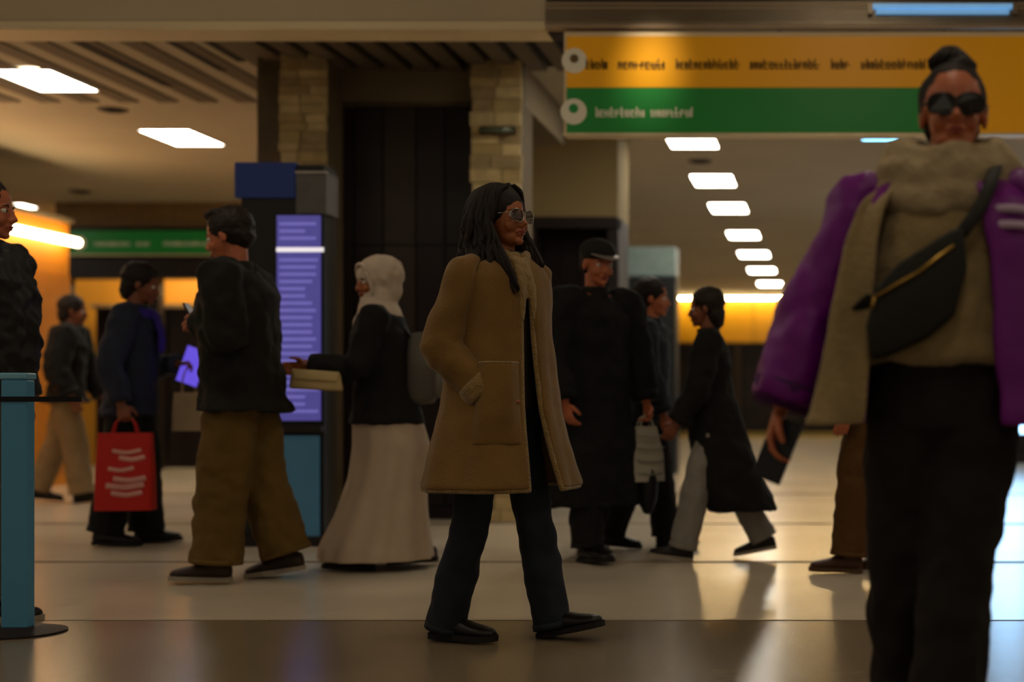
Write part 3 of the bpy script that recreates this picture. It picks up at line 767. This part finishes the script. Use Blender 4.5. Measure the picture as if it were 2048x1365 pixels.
# pocket flap under the near cuff
G = []
for i in range(11):
    row = []
    for j in range(13):
        th = R(298 + 41 * j / 12); q = .585 + .235 * i / 10
        e = min(1, 4 * min(j, 12 - j) / 12) * (1 if i < 6 else max(0, (10 - i) / 4))
        row.append(at(th, q) + (p.fw * math.cos(th) + p.lf * math.sin(th)) * (.011 + .034 * e))
    G.append(row)
MB().grid(G).build('pocket', coat_m, coat, solid=.006, subd=1)
MB().limb([r_ for r_ in G[0]], [.006] * 13, (0, 0, 1), 8, (True, True)).build('pocket_trim', fur_m, coat)
# hair: cap plus long locks falling to the chest
b = p.hair_cap(HAIR, .016, .012, .02)
hb = b.build('hair', HAIR, p.root, remesh=.007, relax=2, disp=.006, dscale=.03, dec=.5)
random.seed(3)
mb = MB()
for i in range(64):
    a = R(62 + 236 * i / 63)             # around the head, from left temple round the back to the right
    ca, sa = math.cos(a), math.sin(a)
    rr = random.uniform(.92, 1.07); j = random.uniform(-.008, .008)
    front = max(0, ca) ; L = random.uniform(.12, .17) + (.05 if ca > -.2 else .0)
    P = [(.010 - .02 * (1 - ca), .012 * sa, .232), (-.018 + .075 * ca * rr, .062 * sa * rr, .208), (-.022 + .104 * ca * rr, .094 * sa * rr, .145),
         (-.028 + .112 * ca * rr, .106 * sa * rr + j, .075), (-.032 + .122 * ca * rr + j, .118 * sa * rr, .0), (-.028 + .140 * ca * rr - j, .132 * sa * rr + j, -.055), (-.02 + .158 * ca * rr + .03 * front, .140 * sa * rr, -L)]
    P = [(x + (.010 * math.sin(55 * z + i * .8) if z < .12 else 0), y + (.010 * math.cos(55 * z + i * 1.3) if z < .12 else 0), z) for x, y, z in P]
    P = [p.hp(*q) for q in P]
    mb.limb(P, [(.006, .004), (.013, .007), (.016, .009), (.017, .010), (.017, .010), (.014, .009), (.003, .003)], p.hu, 7, sub=4)
for sd in (1, -1):                        # thick front locks lying on the collar
    for i in range(9):
        o = i * .011; w_ = random.uniform(-.006, .006)
        P = [(.050 - o, sd * .012, .226), (.046 - o, sd * .058, .200), (.028 - o, sd * .082, .140), (.030 - o, sd * .090, .070), (.046 - o, sd * .098 + w_, .0), (.085 - o, sd * .100, -.07), (.122 - o * .6, sd * .084 + w_, -.175 - .007 * i)]
        if sd == 1: P = P[:-1]
        P = [(x + (.010 * math.sin(60 * z + i * .5) if z < .12 else 0), y + (.009 * math.cos(60 * z + i * .7) if z < .12 else 0), z) for x, y, z in P]
        mb.limb([p.hp(*q) for q in P], [(.005, .004), (.011, .007), (.014, .009), (.015, .010), (.015, .010), (.013, .010), (.003, .003)][:len(P)], p.hu, 7, sub=4)
mb.build('hair_lock', HAIR, hb)
def glasses(p, frame_m, lens_m, w_=.026, h_=.021, bar=True, thick=.0016):
    g = None
    for y in (-1, 1):
        n = 22; O = []
        for i in range(n + 1):
            a = 6.28318 * i / n
            ca, sa = math.cos(a), math.sin(a)
            O.append(p.hp(.0985 - .010 * abs(ca) * (1 if ca * y > 0 else 0), y * .034 + w_ * math.copysign(abs(ca) ** .8, ca), .104 + h_ * math.copysign(abs(sa) ** .8, sa) - .004 * (ca * y < 0) * (sa < 0)))
        m = MB(); m.limb(O, [thick] * (n + 1), p.hf, 6)
        if g is None:
            if bar:
                m.limb([p.hp(.0985, -.010, .116), p.hp(.1005, 0, .118), p.hp(.0985, .010, .116)], [thick] * 3, p.hf, 6)
            g = m.build('glasses', frame_m, p.root)
        else: m.build('rim', frame_m, g)
        MB().prism(O[:-1], p.hf * .001).build('lens', lens_m, g, smooth=False)
        MB().limb([p.hp(.088, y * .060, .112), p.hp(.05, y * .076, .112), p.hp(-.005, y * .080, .110), p.hp(-.02, y * .079, .098)], [thick] * 4, p.hl, 6).build('temple', frame_m, g)
    return g
glasses(p, mat('steel_frame', '9a9288', .15, metal=1, var=0), mat('smoke_lens', '2a1c14', .05, var=0, alpha=.55, spec=.9), w_=.029, h_=.022, thick=.0022)

# ---- 2 foreground person in the purple jacket
pur_m = mat('purple_nylon', '66076f', .45, var=.12, scale=6, bump=.1, bscale=30)
fle_m = mat('beige_fleece', '8a7650', .95, var=.12, scale=14, bump=.4, bscale=70, sheen=.2)
q2 = Fig('person in an open purple jacket, beige hooded top and wide black trousers, nearest the camera', 1.71, 1888, 1536, -97,
         legs=dict(L=(9, 5, 6, -8), R=(-7, 10, -6, 1.5)), arms=dict(L=(2, 20, 10, 0), R=(2, 27, 8, -16)), lean=-1, twist=0, head=(6, 5), skin='warm', vox=.006, curl=(.4, .45), head_off=.022)
q2.shoes(BLACKSHOE, SOLE_P, bulk=1.08)
q2.trousers(mat('black_trousers', '17100d', .85, var=.2, scale=8), rt=.106, rk=.090, ra=.088, end=-.03, waist=.085, fold=.026)
ho = q2.top('hooded_top', fle_m, [(.055, .190, .138, .01), (.075, .196, .145, .01), (.12, .190, .142, .01), (.18, .190, .142, .006), (.245, .186, .132, 0), (.285, .150, .105, 0), (.312, .09, .085, 0)], sleeve=(.066, .058, .046), cuff=.8, fold=.03, dsc=.09)
mb = MB()
for (z, r, th, dz) in ((.292, .118, .045, .0), (.322, .108, .046, .012), (.345, .10, .036, .012)):
    ring = [q2.sp(z) + V((0, 0, dz - .020 * math.cos(a) + .006 * math.sin(5 * a))) + q2.fw * ((r * .92) * math.cos(a)) + q2.lf * (r * 1.25 * math.sin(a)) for a in [6.28318 * i / 28 for i in range(29)]]
    mb.limb(ring, [(th, th * .85)] * 29, (0, 0, 1), 12)
mb.limb([q2.sp(.30) + q2.lf * .12, q2.sp(.33) + q2.lf * .15 - q2.fw * .03, q2.sp(.36) + q2.lf * .14 - q2.fw * .05], [.05, .05, .025], q2.fw, 12, (True, True))
mb.build('hood', mat('hood_fleece', '9a8868', .95, var=.12, scale=14, bump=.4, bscale=70), ho, remesh=.010, relax=2, disp=.02, dscale=.05)
# jacket: back and side panels, right panel swung open showing its fleece lining
jr = [(.318, .105, .095, -.01), (.30, .155, .125, -.01), (.27, .205, .160, 0), (.20, .225, .178, 0), (.12, .235, .185, 0), (.05, .245, .19, 0), (-.01, .255, .195, 0), (-.03, .255, .195, 0)]
pts, at = shell(q2, jr, lambda q: R(316), lambda q: R(24 + 8 * q), wav=.015, wn=6)
jk = MB().grid(pts).build('jacket', pur_m, q2.root, solid=.02, subd=1, disp=.02, dscale=.13)
for sgn in (-1,):
    P, Q = [], []
    for i in range(13):
        q = .10 + .90 * i / 12
        e0 = at(R(318), q)
        out = (.02 + .125 * q ** .8)
        row = [e0 - q2.lf * (out * j / 6) + q2.fw * (.012 * math.sin(j * 1.1 + q * 3) + .06 * q * min(1, j / 3) - .03 * j / 6) for j in range(7)]
        P.append(row); Q.append([r_ + q2.fw * .012 for r_ in row])
    MB().grid(P).build('open_panel', pur_m, jk, solid=.01, subd=1)
    MB().grid(Q).build('lining', fle_m, jk, solid=.006, subd=1, disp=.01, dscale=.06)
for nm in 'LR':
    sh, eb, wr, d, sd = q2.arms[nm][:5]
    e = eb.lerp(wr, .97)
    mb = MB(); mb.limb([sh - q2.lf * (sd * .06), sh + q2.lf * (sd * .012), sh.lerp(eb, .4), eb, eb.lerp(e, .5), e], [(.060, .066), .070, .080, .084, .086, .084], q2.fw, 18, (True, False), sub=3)
    sl = mb.build('sleeve', pur_m, jk, remesh=.010, relax=4, disp=.035, dscale=.09, dec=.6)
    MB().limb([e - d * .05, e + d * .01], [.088, .070], q2.fw, 18).build('cuff', mat('purple_rib', '3d0546', .8), sl)
# white streak logo on her left sleeve
sh, eb, wr, d, sd = q2.arms['L'][:5]
for j in range(2):
    c = at(R(36), .30 + .045 * j) + q2.fw * .016 + q2.lf * .03
    MB().limb([c - q2.lf * .035, c + q2.lf * .01, c + q2.lf * .045 - q2.fw * .03], [(.007, .010)] * 3, q2.fw, 10, (True, True)).build('chest_mark', mat('mark_pale', 'b09ab0', .6), jk)
# hair: pulled up with a top knot
b = q2.hair_cap(HAIR, .008, .016, .0)

q2.he(b, (-.045, -.004, .246), (.040, .044, .034), 16, 10)
q2.he(b, (-.010, .02, .226), (.036, .04, .022), 14, 8)
hb = b.build('hair', HAIR, q2.root, remesh=.006, relax=2, disp=.008, dscale=.03, dec=.6)
mb = MB()
for i in range(16):
    a = 6.28318 * i / 16
    mb.limb([q2.hp(-.045 + .035 * math.cos(a), -.004 + .038 * math.sin(a), .232), q2.hp(-.045 + .046 * math.cos(a + .5), -.004 + .048 * math.sin(a + .5), .248), q2.hp(-.045 + .020 * math.cos(a + 1.2), -.004 + .02 * math.sin(a + 1.2), .282)], [.008, .009, .003], q2.hu, 6, sub=3)
mb.build('top_knot', HAIR, hb)
glasses(q2, mat('black_frame', '0c0909', .3, var=0), mat('dark_lens', '0b0708', .08, var=0, spec=.8), w_=.032, h_=.024, thick=.003)
# crossbody bag on the chest
bagm = mat('bag_black', '15140c', .6, var=.2, scale=12, bump=.15, bscale=60)
bt = prop('crossbody_bag', 'black crossbody bag with a gold zip worn across the beige top', 'bag', q2, q2.sp(.16) + q2.fw * .165)
zc = q2.sp(.16).z
def bp_(l, z, f): return q2.lf * l + V((0, 0, z - zc)) + q2.fw * f
outl = [(-.150, 1.150), (-.10, 1.205), (.03, 1.285), (.052, 1.285), (.060, 1.20), (.030, 1.085), (-.03, 1.035), (-.12, .995), (-.160, .985), (-.172, 1.06)]
MB().prism([bp_(l, z, -.012) for l, z in outl], q2.fw * .062).build('pouch', bagm, bt, bevel=.016)
MB().limb([bp_(-.150, 1.128, .055), bp_(-.05, 1.185, .056), (bp_(.03, 1.245, .055))], [.0035] * 3, q2.up, 8).build('zip', mat('gold_zip', 'a8843a', .3, metal=.9), bt)
MB().limb([bp_(-.150, 1.128, .057), bp_(-.158, 1.10, .060)], [.004, .003], q2.up, 8).build('zip_pull', mat('gold_zip', 'a8843a', .3, metal=.9), bt)
MB().limb([bp_(.045, 1.275, .01), bp_(.09, 1.34, .0), bp_(.12, 1.42, -.04), bp_(.12, 1.455, -.14), bp_(.06, 1.38, -.30), bp_(-.10, 1.2, -.32), bp_(-.205, 1.10, -.17), bp_(-.20, 1.10, -.02), bp_(-.160, 1.13, .01)], [(.016, .003)] * 9, q2.lf, 8, sub=4).build('strap', bagm, bt)
ph = phone(q2, 'R', 'black phone held low in the purple-sleeved hand', tilt=(q2.up * .9 - q2.fw * .1 + q2.lf * .35), size=(.075, .010, .155))

# ---- 3 woman in a white headscarf, walking left
p = Fig('woman in a white headscarf, black top and long white skirt walking left', 1.64, 772, 1137, 190,
        legs=dict(L=(10, 4, 4, 0), R=(-9, 10, -4, 0)), arms=dict(L=(18, 8, 72, 10), R=(22, 8, 66, 8)), lean=4, head=(30, -8), skin='tan', curl=(.5, .5))
p.shoes(mat('shoe_brown', '2a1a12', .5), SOLE_D)
wh_m = mat('white_skirt', 'a89580', .9, var=.08, scale=6)
def skirt(p, m, rows, folds=11, amp=.05):
    mb = MB(); pts = []
    nr = len(rows)
    for i in range(4 * (nr - 1) + 1):
        x = i / 4; j = min(int(x), nr - 2); f = x - j
        t, a, b, sh = [rows[j][c] * (1 - f) + rows[j + 1][c] * f for c in range(4)]
        q = i / (4 * (nr - 1)); row = []
        for n in range(72):
            th = 6.28318 * n / 72; am = 1 + amp * q * math.sin(folds * th + 2 * q)
            row.append(V((0, 0, p.hip.z + t * p.H)) + V((sh + b * am * math.cos(th), a * am * math.sin(th), 0)))
        pts.append(row)
    mb.grid(pts, True)
    return mb.build('skirt', m, p.root, solid=.008, subd=1)
skirt(p, wh_m, [(.10, .140, .105, 0), (.02, .180, .150, 0), (-.04, .19, .172, -.01), (-.12, .20, .190, -.03), (-.22, .20, .190, -.01), (-.34, .22, .225, .02), (-.44, .24, .275, .05), (-.485, .25, .285, .05)])
p.top('black_top', mat('black_knit', '0f0d0c', .9), [(-.05, .225, .205, 0)] + [(a, b + .02, c + .03, d) for a, b, c, d in JACKET[1:]], sleeve=(.082, .082, .078), cuff=.9, fold=.03)
b = MB(); p.he(b, (-.044, 0, .138), (.128, .104, .112), 24, 16); p.he(b, (-.05, 0, .07), (.100, .090, .10), 20, 12)
b.limb([p.hp(-.02, 0, .05), p.hp(.0, 0, .0), p.sp(.30), p.sp(.268)], [(.088, .090), (.088, .09), (.125, .115), (.175, .135)], p.lf, 24, sub=3)
b.limb([p.hp(.03, -.074, .0), p.sp(.30) + p.fw * .10 - p.lf * .03, p.sp(.25) + p.fw * .14 - p.lf * .04, p.sp(.20) + p.fw * .15 - p.lf * .03], [(.03, .03), (.05, .02), (.05, .018), (.03, .014)], p.lf, 12, (True, True), sub=3)
hj = b.build('headscarf', mat('white_scarf', 'b3a290', .9, var=.06), p.root, remesh=.008, relax=3, disp=.02, dscale=.07, dec=.6)
MB().limb([p.hp(.062, .058, .16), p.hp(.066, .040, .195), p.hp(.068, 0, .207), p.hp(.066, -.040, .195), p.hp(.062, -.058, .16), p.hp(.052, -.070, .10), p.hp(.045, -.064, .04), p.hp(.045, 0, -.005), p.hp(.045, .064, .04), p.hp(.052, .070, .10), p.hp(.062, .058, .16)], [.010] * 11, p.hf, 8, sub=3).build('scarf_edge', mat('white_scarf', 'b3a290', .9), hj)
pk = prop('backpack', 'grey backpack on the back of the white headscarf woman', 'backpack', p, p.sp(.12) - p.fw * .20)
MB().loft([(V((-.0, 0, z)), (0, 1, 0), (1, 0, 0), a, c) for z, a, c in ((-.17, .09, .05), (-.16, .125, .075), (-.05, .14, .09), (.10, .135, .085), (.19, .11, .065), (.215, .06, .03))], 20, power=3).build('sack', mat('grey_nylon', '4b4740', .7, var=.15), pk, disp=.02, dscale=.08, subd=1)
MB().loft([(V((-.085, 0, z)), (0, 1, 0), (1, 0, 0), a, c) for z, a, c in ((-.14, .07, .02), (-.12, .10, .032), (-.02, .10, .032), (.0, .07, .02))], 16, power=3).build('front_pocket', mat('grey_nylon_2', '5a554c', .7), pk)
for sd in (-1, 1):
    MB().limb([(.05, sd * .07, .18), (.14, sd * .075, .27), (.27, sd * .08, .22), (.345, sd * .085, .08), (.26, sd * .12, -.06), (.07, sd * .10, -.12)], [(.018, .005)] * 6, (0, 1, 0), 8, sub=3).build('strap', mat('strap_black', '131110', .8), pk)
cl = prop('clutch_bag', 'cream clutch bag held before the white headscarf woman', 'bag', p, p.arms['L'][1].lerp(p.arms['L'][2], .75) - V((0, 0, .055)) + p.lf * .115)
cm = mat('cream_leather', 'a18a5e', .6)
MB().hexa([(-.13, -.028, -.062), (.13, -.028, -.048), (.13, .028, -.048), (-.13, .028, -.062), (-.115, -.014, .035), (.12, -.014, .052), (.12, .014, .052), (-.115, .014, .035)]).build('pouch', cm, cl, bevel=.016)
MB().hexa([(-.10, .022, -.012), (.10, .022, .0), (.10, .030, .0), (-.10, .030, -.012), (-.115, .012, .036), (.12, .012, .053), (.12, .020, .053), (-.115, .020, .036)]).build('flap', mat('cream_flap', 'ad9768', .6), cl, bevel=.004)

# ---- 4 man with khaki trousers and phone, walking left
p = Fig('man in an olive black jacket and baggy khaki trousers looking at a phone', 1.83, 486, 1162, 182,
        legs=dict(L=(8, 4, 2, 1), R=(-6, 12, -8, 1)), arms=dict(L=(-8, 6, 128, 38), R=(-8, 6, 122, 38)), lean=3, head=(0, -16), skin='warm', curl=(.6, .6), wide=1.05)
p.shoes(mat('shoe_umber', '2b1c14', .5), SOLE_P, bulk=1.1)
p.trousers(mat('khaki_twill', '5c461d', .9, var=.12, scale=6), rt=.115, rk=.115, ra=.105, end=.02, fold=.03)
j = p.top('jacket', mat('olive_black_jacket', '110f0a', .85, var=.2, scale=6), [(-.065, .235, .205, -.01)] + [(a, b + .03, c + .04, d) for a, b, c, d in JACKET], sleeve=(.095, .088, .07), cuff=.95, fold=.035)
b = p.hair_cap(HAIR2, .012, .010); p.he(b, (.0, 0, .215), (.075, .07, .022))
p_h = b.build('hair', HAIR2, p.root, remesh=.007, relax=2, disp=.014, dscale=.02, dec=.6)
phone(p, 'L', 'dark phone held up by the khaki trousers man', screen=mat('phone_lit_warm', (.3, .3, .3), .2, emit=(.35, .33, .28), estr=.35))

# ---- 5 person with the red bag and a violet lit phone
p = Fig('person in a navy jacket and violet scarf carrying a red shopping bag', 1.73, 262, 1090, 8,
        legs=dict(L=(6, 4, 3, 1), R=(-5, 6, -2, 1)), arms=dict(L=(2, 6, 92, 30), R=(-12, 16, 28, -4)), lean=3, head=(2, -14), skin='brown', curl=(.6, .8))
p.shoes(BLACKSHOE, SOLE_D, bulk=1.1)
p.trousers(mat('black_jeans', '0d0c0d', .9), rt=.10, rk=.10, ra=.095, end=.0, fold=.02)
p.top('jacket', mat('navy_jacket', '1b2030', .8, var=.2, scale=6), coat_rows(-.06, .2, .16), sleeve=(.085, .078, .062), fold=.03)
p.hair_cap(HAIR, .014, .012, .02).build('hair', HAIR, p.root, remesh=.007, relax=2, disp=.014, dscale=.03, dec=.6)
ring = [p.sp(.306) + V((0, 0, -.012 * math.cos(a))) + p.fw * (.095 * math.cos(a)) + p.lf * (.105 * math.sin(a)) for a in [6.28318 * i / 24 for i in range(25)]]
mb = MB(); mb.limb(ring, [(.035, .03)] * 25, (0, 0, 1), 10)
mb.limb([p.sp(.30) + p.fw * .11, p.sp(.24) + p.fw * .155, p.sp(.17) + p.fw * .16], [(.05, .02), (.055, .018), (.05, .012)], p.lf, 10, (True, True), sub=3)
mb.build('scarf', mat('violet_scarf', '2e1f7a', .9, var=.15), p.root, remesh=.009, relax=2, disp=.02, dscale=.04)
phone(p, 'L', 'violet glowing phone held out by the red bag carrier', screen=mat('phone_lit_violet', (.1, .1, .3), .2, emit=(.10, .06, .55), estr=1.2), size=(.17, .010, .24), tilt=(p.up * .9 + p.fw * .3), face=-p.lf - p.fw * .4 + p.up * .2)
def shopping_bag(fig, nm, label, m, w_, d_, h_, hang, taper=.92, band=None, along='fw', cat='bag'):
    hp_ = fig.palm[nm]
    t = prop('shopping_bag', label, cat, fig, hp_ - V((0, 0, hang + h_)))
    ux = fig.fw if along == 'fw' else fig.lf; uy = fig.lf if along == 'fw' else fig.fw
    R_ = []
    for (z, f) in ((0, 1.0), (h_ * .5, .98), (h_, taper)):
        R_.append((V((0, 0, z)), ux, uy, w_ / 2 * f, d_ / 2 * (1.0 if z == 0 else .8 if z < h_ else .45)))
    MB().loft(R_, 24, power=7).build('bag_body', m, t, smooth=False)
    for s_ in (-1, 1):
        MB().limb([ux * (-w_ * .22) + uy * (s_ * d_ * .2) + V((0, 0, h_ - .03)), ux * (-w_ * .16) + uy * (s_ * .012) + V((0, 0, h_ + hang * .6)), V((0, 0, h_ + hang)), ux * (w_ * .16) + uy * (s_ * .012) + V((0, 0, h_ + hang * .6)), ux * (w_ * .22) + uy * (s_ * d_ * .2) + V((0, 0, h_ - .03))], [.005] * 5, uy, 8, sub=4).build('handle', m, t)
    return t, ux, uy
t, ux, uy = shopping_bag(p, 'R', 'red shopping bag with pale unreadable lettering, held at the left', mat('red_paper', 'a81408', .5, var=.05), .33, .13, .46, .10)
wm = mat('red_bag_print', 'c08a80', .6)
for i, (z, x0, x1, th) in enumerate(((.355, -.06, .10, .012), (.315, -.02, .12, .014), (.25, -.08, .06, .012), (.19, -.05, .13, .016), (.15, -.09, .12, .016), (.105, -.06, .11, .014))):
    f = -(.13 / 2 * (1.0 - .2 * min(1, z / .23)) if z < .23 else .13 / 2 * (.8 - .35 * (z - .23) / .23)) - .003
    MB().limb([ux * x0 + uy * f + V((0, 0, z)), ux * ((x0 + x1) / 2) + uy * (f - .002) + V((0, 0, z - .012)), ux * x1 + uy * f + V((0, 0, z + .004))], [(.003, th)] * 3, uy, 8, (True, True), sub=3).build('lettering', wm, t)
tb, ux, uy = shopping_bag(p, 'L', 'small cream tote hanging from the raised arm of the red bag carrier', mat('cream_tote', '8d7a60', .9), .19, .09, .24, .16)

# ---- 6 dark jacketed person cut by the left edge
p = Fig('person in a black padded jacket and grey trousers cut off by the left edge', 1.80, -30, 1236, 8,
        legs=dict(L=(-9, 8, -4, 1), R=(4, 2, 0, 1)), arms=dict(L=(-2, 10, 12, 2), R=(-4, 12, 20, 2)), lean=-1, head=(0, -4), skin='warm', curl=(.5, .5), wide=1.06)
p.shoes(BLACKSHOE, SOLE_P, bulk=1.1)
p.trousers(mat('grey_trousers', '4f493f', .85, var=.15, scale=7), rt=.10, rk=.088, ra=.08, end=.0, fold=.022)
p.top('padded_jacket', mat('black_padding', '0f0d0c', .6, var=.15), [(-.01, .22, .18, 0)] + [(a, b + .035, c + .045, d) for a, b, c, d in JACKET[1:]], sleeve=(.108, .10, .075), cuff=.95, fold=.05, dsc=.07)
p.hair_cap(HAIR2, .010, .012).build('hair', HAIR2, p.root, remesh=.007, relax=2, disp=.012, dscale=.02, dec=.6)

# ---- 7 distant person in black with beige trousers
p = Fig('distant person in a black coat and beige trousers, left of the red bag', 1.80, 132, 1006, 15,
        legs=dict(L=(-12, 10, -6, 0), R=(12, 4, 6, 0)), arms=dict(L=(12, 14, 20, 5), R=(-8, 20, 34, 0)), lean=4, head=(0, -6), skin='brown', wide=1.08, vox=.010)
p.shoes(mat('shoe_dusk', '1b1512', .6), SOLE_D)
p.trousers(mat('beige_chino', '7d684a', .9), rt=.105, rk=.10, ra=.09, end=.0, fold=.02)
p.top('coat', mat('black_wool', '0e0c0b', .9), coat_rows(-.03, .23, .19), sleeve=(.11, .10, .08), fold=.04)
p.hair_cap(HAIR, .014, .012, .02).build('hair', HAIR, p.root, remesh=.010, relax=2, disp=.012, dscale=.03)

# ---- 8 capped man in a long black coat
p = Fig('man in a flat cap and long black coat behind the tan coat woman', 1.78, 1186, 1120, -48,
        legs=dict(L=(-10, 10, -6, 1), R=(10, 5, 4, 1)), arms=dict(L=(4, 14, 10, 0), R=(2, 10, 16, 4)), lean=2, head=(-4, -10), skin='warm', curl=(.7, .4), wide=1.1)
p.shoes(BLACKSHOE, SOLE_D, bulk=1.1)
p.trousers(mat('black_suit', '0c0b0b', .9), rt=.10, rk=.09, ra=.085, end=.0, fold=.02)
p.top('long_coat', mat('black_overcoat', '0b0a0a', .9, var=.15), coat_rows(-.345, .25, .22), sleeve=(.092, .084, .07), fold=.035)
p.hair_cap(HAIR, .006, .012).build('hair', HAIR, p.root, remesh=.008, relax=2)
b = MB(); p.he(b, (-.012, 0, .170), (.108, .090, .068), 24, 12)
cp = b.build('cap', mat('cap_black', '151210', .85, var=.2), p.root, disp=.008, dscale=.05)
O = [p.hp(.055 + (.085 - .03 * (y / .072) ** 2) * f, y, .158 - .018 * f * (1 - (y / .09) ** 2)) for f, ys in ((1, [-.072 + .144 * i / 10 for i in range(11)]), (0, [.072 - .144 * i / 10 for i in range(11)])) for y in ys]
MB().prism(O, p.hu * .006).build('brim', mat('brim_grey', '6b6258', .4), cp, smooth=False)
t, ux, uy = shopping_bag(p, 'L', 'white cloth bag hanging beside the long black coat', mat('white_cloth', '9a9384', .8, var=.08), .21, .12, .31, .06, taper=.62, along='lf')
for k in range(4):
    z = .05 + k * .07
    MB().limb([ux * (-.09) - uy * -.055 + V((0, 0, z)), uy * .064 + V((0, 0, z - .01)), ux * .09 + uy * .055 + V((0, 0, z))], [(.004, .005)] * 3, uy, 6, sub=3).build('crease', mat('white_cloth_fold', '7d786a', .8), t)
loc = V(t.location)
um = thing('umbrella', 'black folded umbrella poking out below the white cloth bag', 'umbrella', loc + V((.015, -.0, -.165)), t.rotation_euler.z)
MB().limb([(0, 0, .30), (0, 0, .16), (.0, -.004, .06), (.012, -.01, .012)], [.03, .060, .055, .034], (1, 0, 0), 12, (True, True), sub=3).build('canopy', mat('umbrella_black', '0a0a0b', .6), um)
MB().limb([(.012, -.01, .012), (.016, -.012, -.022)], [.006, .004], (1, 0, 0), 8).build('tip', mat('tip_grey', '8a8580', .3, metal=.5), um)
MB().limb([(0, 0, .28), (0, 0, .52)], [.007, .007], (1, 0, 0), 8).build('shaft', mat('umbrella_black', '0a0a0b', .6), um)

# ---- 9 short person in navy behind the long coat
p = Fig('person in a dark navy jacket walking right, half hidden behind the long black coat', 1.62, 1292, 1098, -4,
        legs=dict(L=(10, 4, 5, 0), R=(-10, 10, -5, 0)), arms=dict(L=(-6, 8, 12, 0), R=(8, 10, 12, 0)), lean=3, head=(0, -4), skin='warm', curl=(.5, .5))
p.shoes(BLACKSHOE, SOLE_D)
p.trousers(mat('black_suit', '0c0b0b', .9), end=.0)
p.top('jacket', mat('dark_navy', '141a20', .8, var=.2), coat_rows(-.05, .2, .165), sleeve=(.085, .08, .066), fold=.03)
p.hair_cap(HAIR, .014, .012, .03).build('hair', HAIR, p.root, remesh=.008, relax=2, disp=.012, dscale=.03, dec=.6)

# ---- 10 short figure in a black coat walking left
p = Fig('short person in a swinging black coat and pale grey trousers', 1.53, 1432, 1120, 184,
        legs=dict(L=(17, 5, 8, 0), R=(-15, 14, -10, 0)), arms=dict(L=(12, 6, 20, 6), R=(-12, 10, 14, 0)), lean=5, head=(0, -6), skin='brown')
p.shoes(mat('shoe_dusk', '1b1512', .6), SOLE_P)
p.trousers(mat('pale_grey_cloth', '7a746c', .9), rt=.095, rk=.085, ra=.08, end=.0)
p.top('black_coat', mat('black_wool', '0e0c0b', .9), [(-.33, .21, .21, -.12), (-.2, .21, .20, -.06), (-.11, .205, .195, -.02), (-.02, .195, .17, .0)] + JACKET[2:], sleeve=(.085, .08, .066), fold=.035)
p.hair_cap(HAIR2, .014, .012, .03).build('hair', HAIR2, p.root, remesh=.008, relax=2, disp=.012, dscale=.03, dec=.6)

# ---- 11 brown trousers behind the foreground person
p = Fig('person in brown trousers and boots mostly hidden behind the purple jacket', 1.70, 1738, 1143, 176,
        legs=dict(L=(9, 4, 2, 1), R=(-6, 8, -4, 1)), arms=dict(L=(4, 6, 12, 0), R=(2, 6, 14, 0)), lean=2, head=(0, -4), skin='warm')
p.shoes(mat('brown_boot', '3a2010', .5, var=.2), mat('sole_tan', '4a3420', .7), boot=.06, bulk=1.1)
p.trousers(mat('brown_cord', '4a3010', .9, var=.15), rt=.105, rk=.10, ra=.09, end=.03, fold=.025)
p.top('jacket', mat('brown_jacket', '3b2814', .85), coat_rows(-.04, .19, .155), fold=.03)
p.hair_cap(HAIR2, .012, .012).build('hair', HAIR2, p.root, remesh=.008, relax=2, disp=.012, dscale=.02, dec=.6)
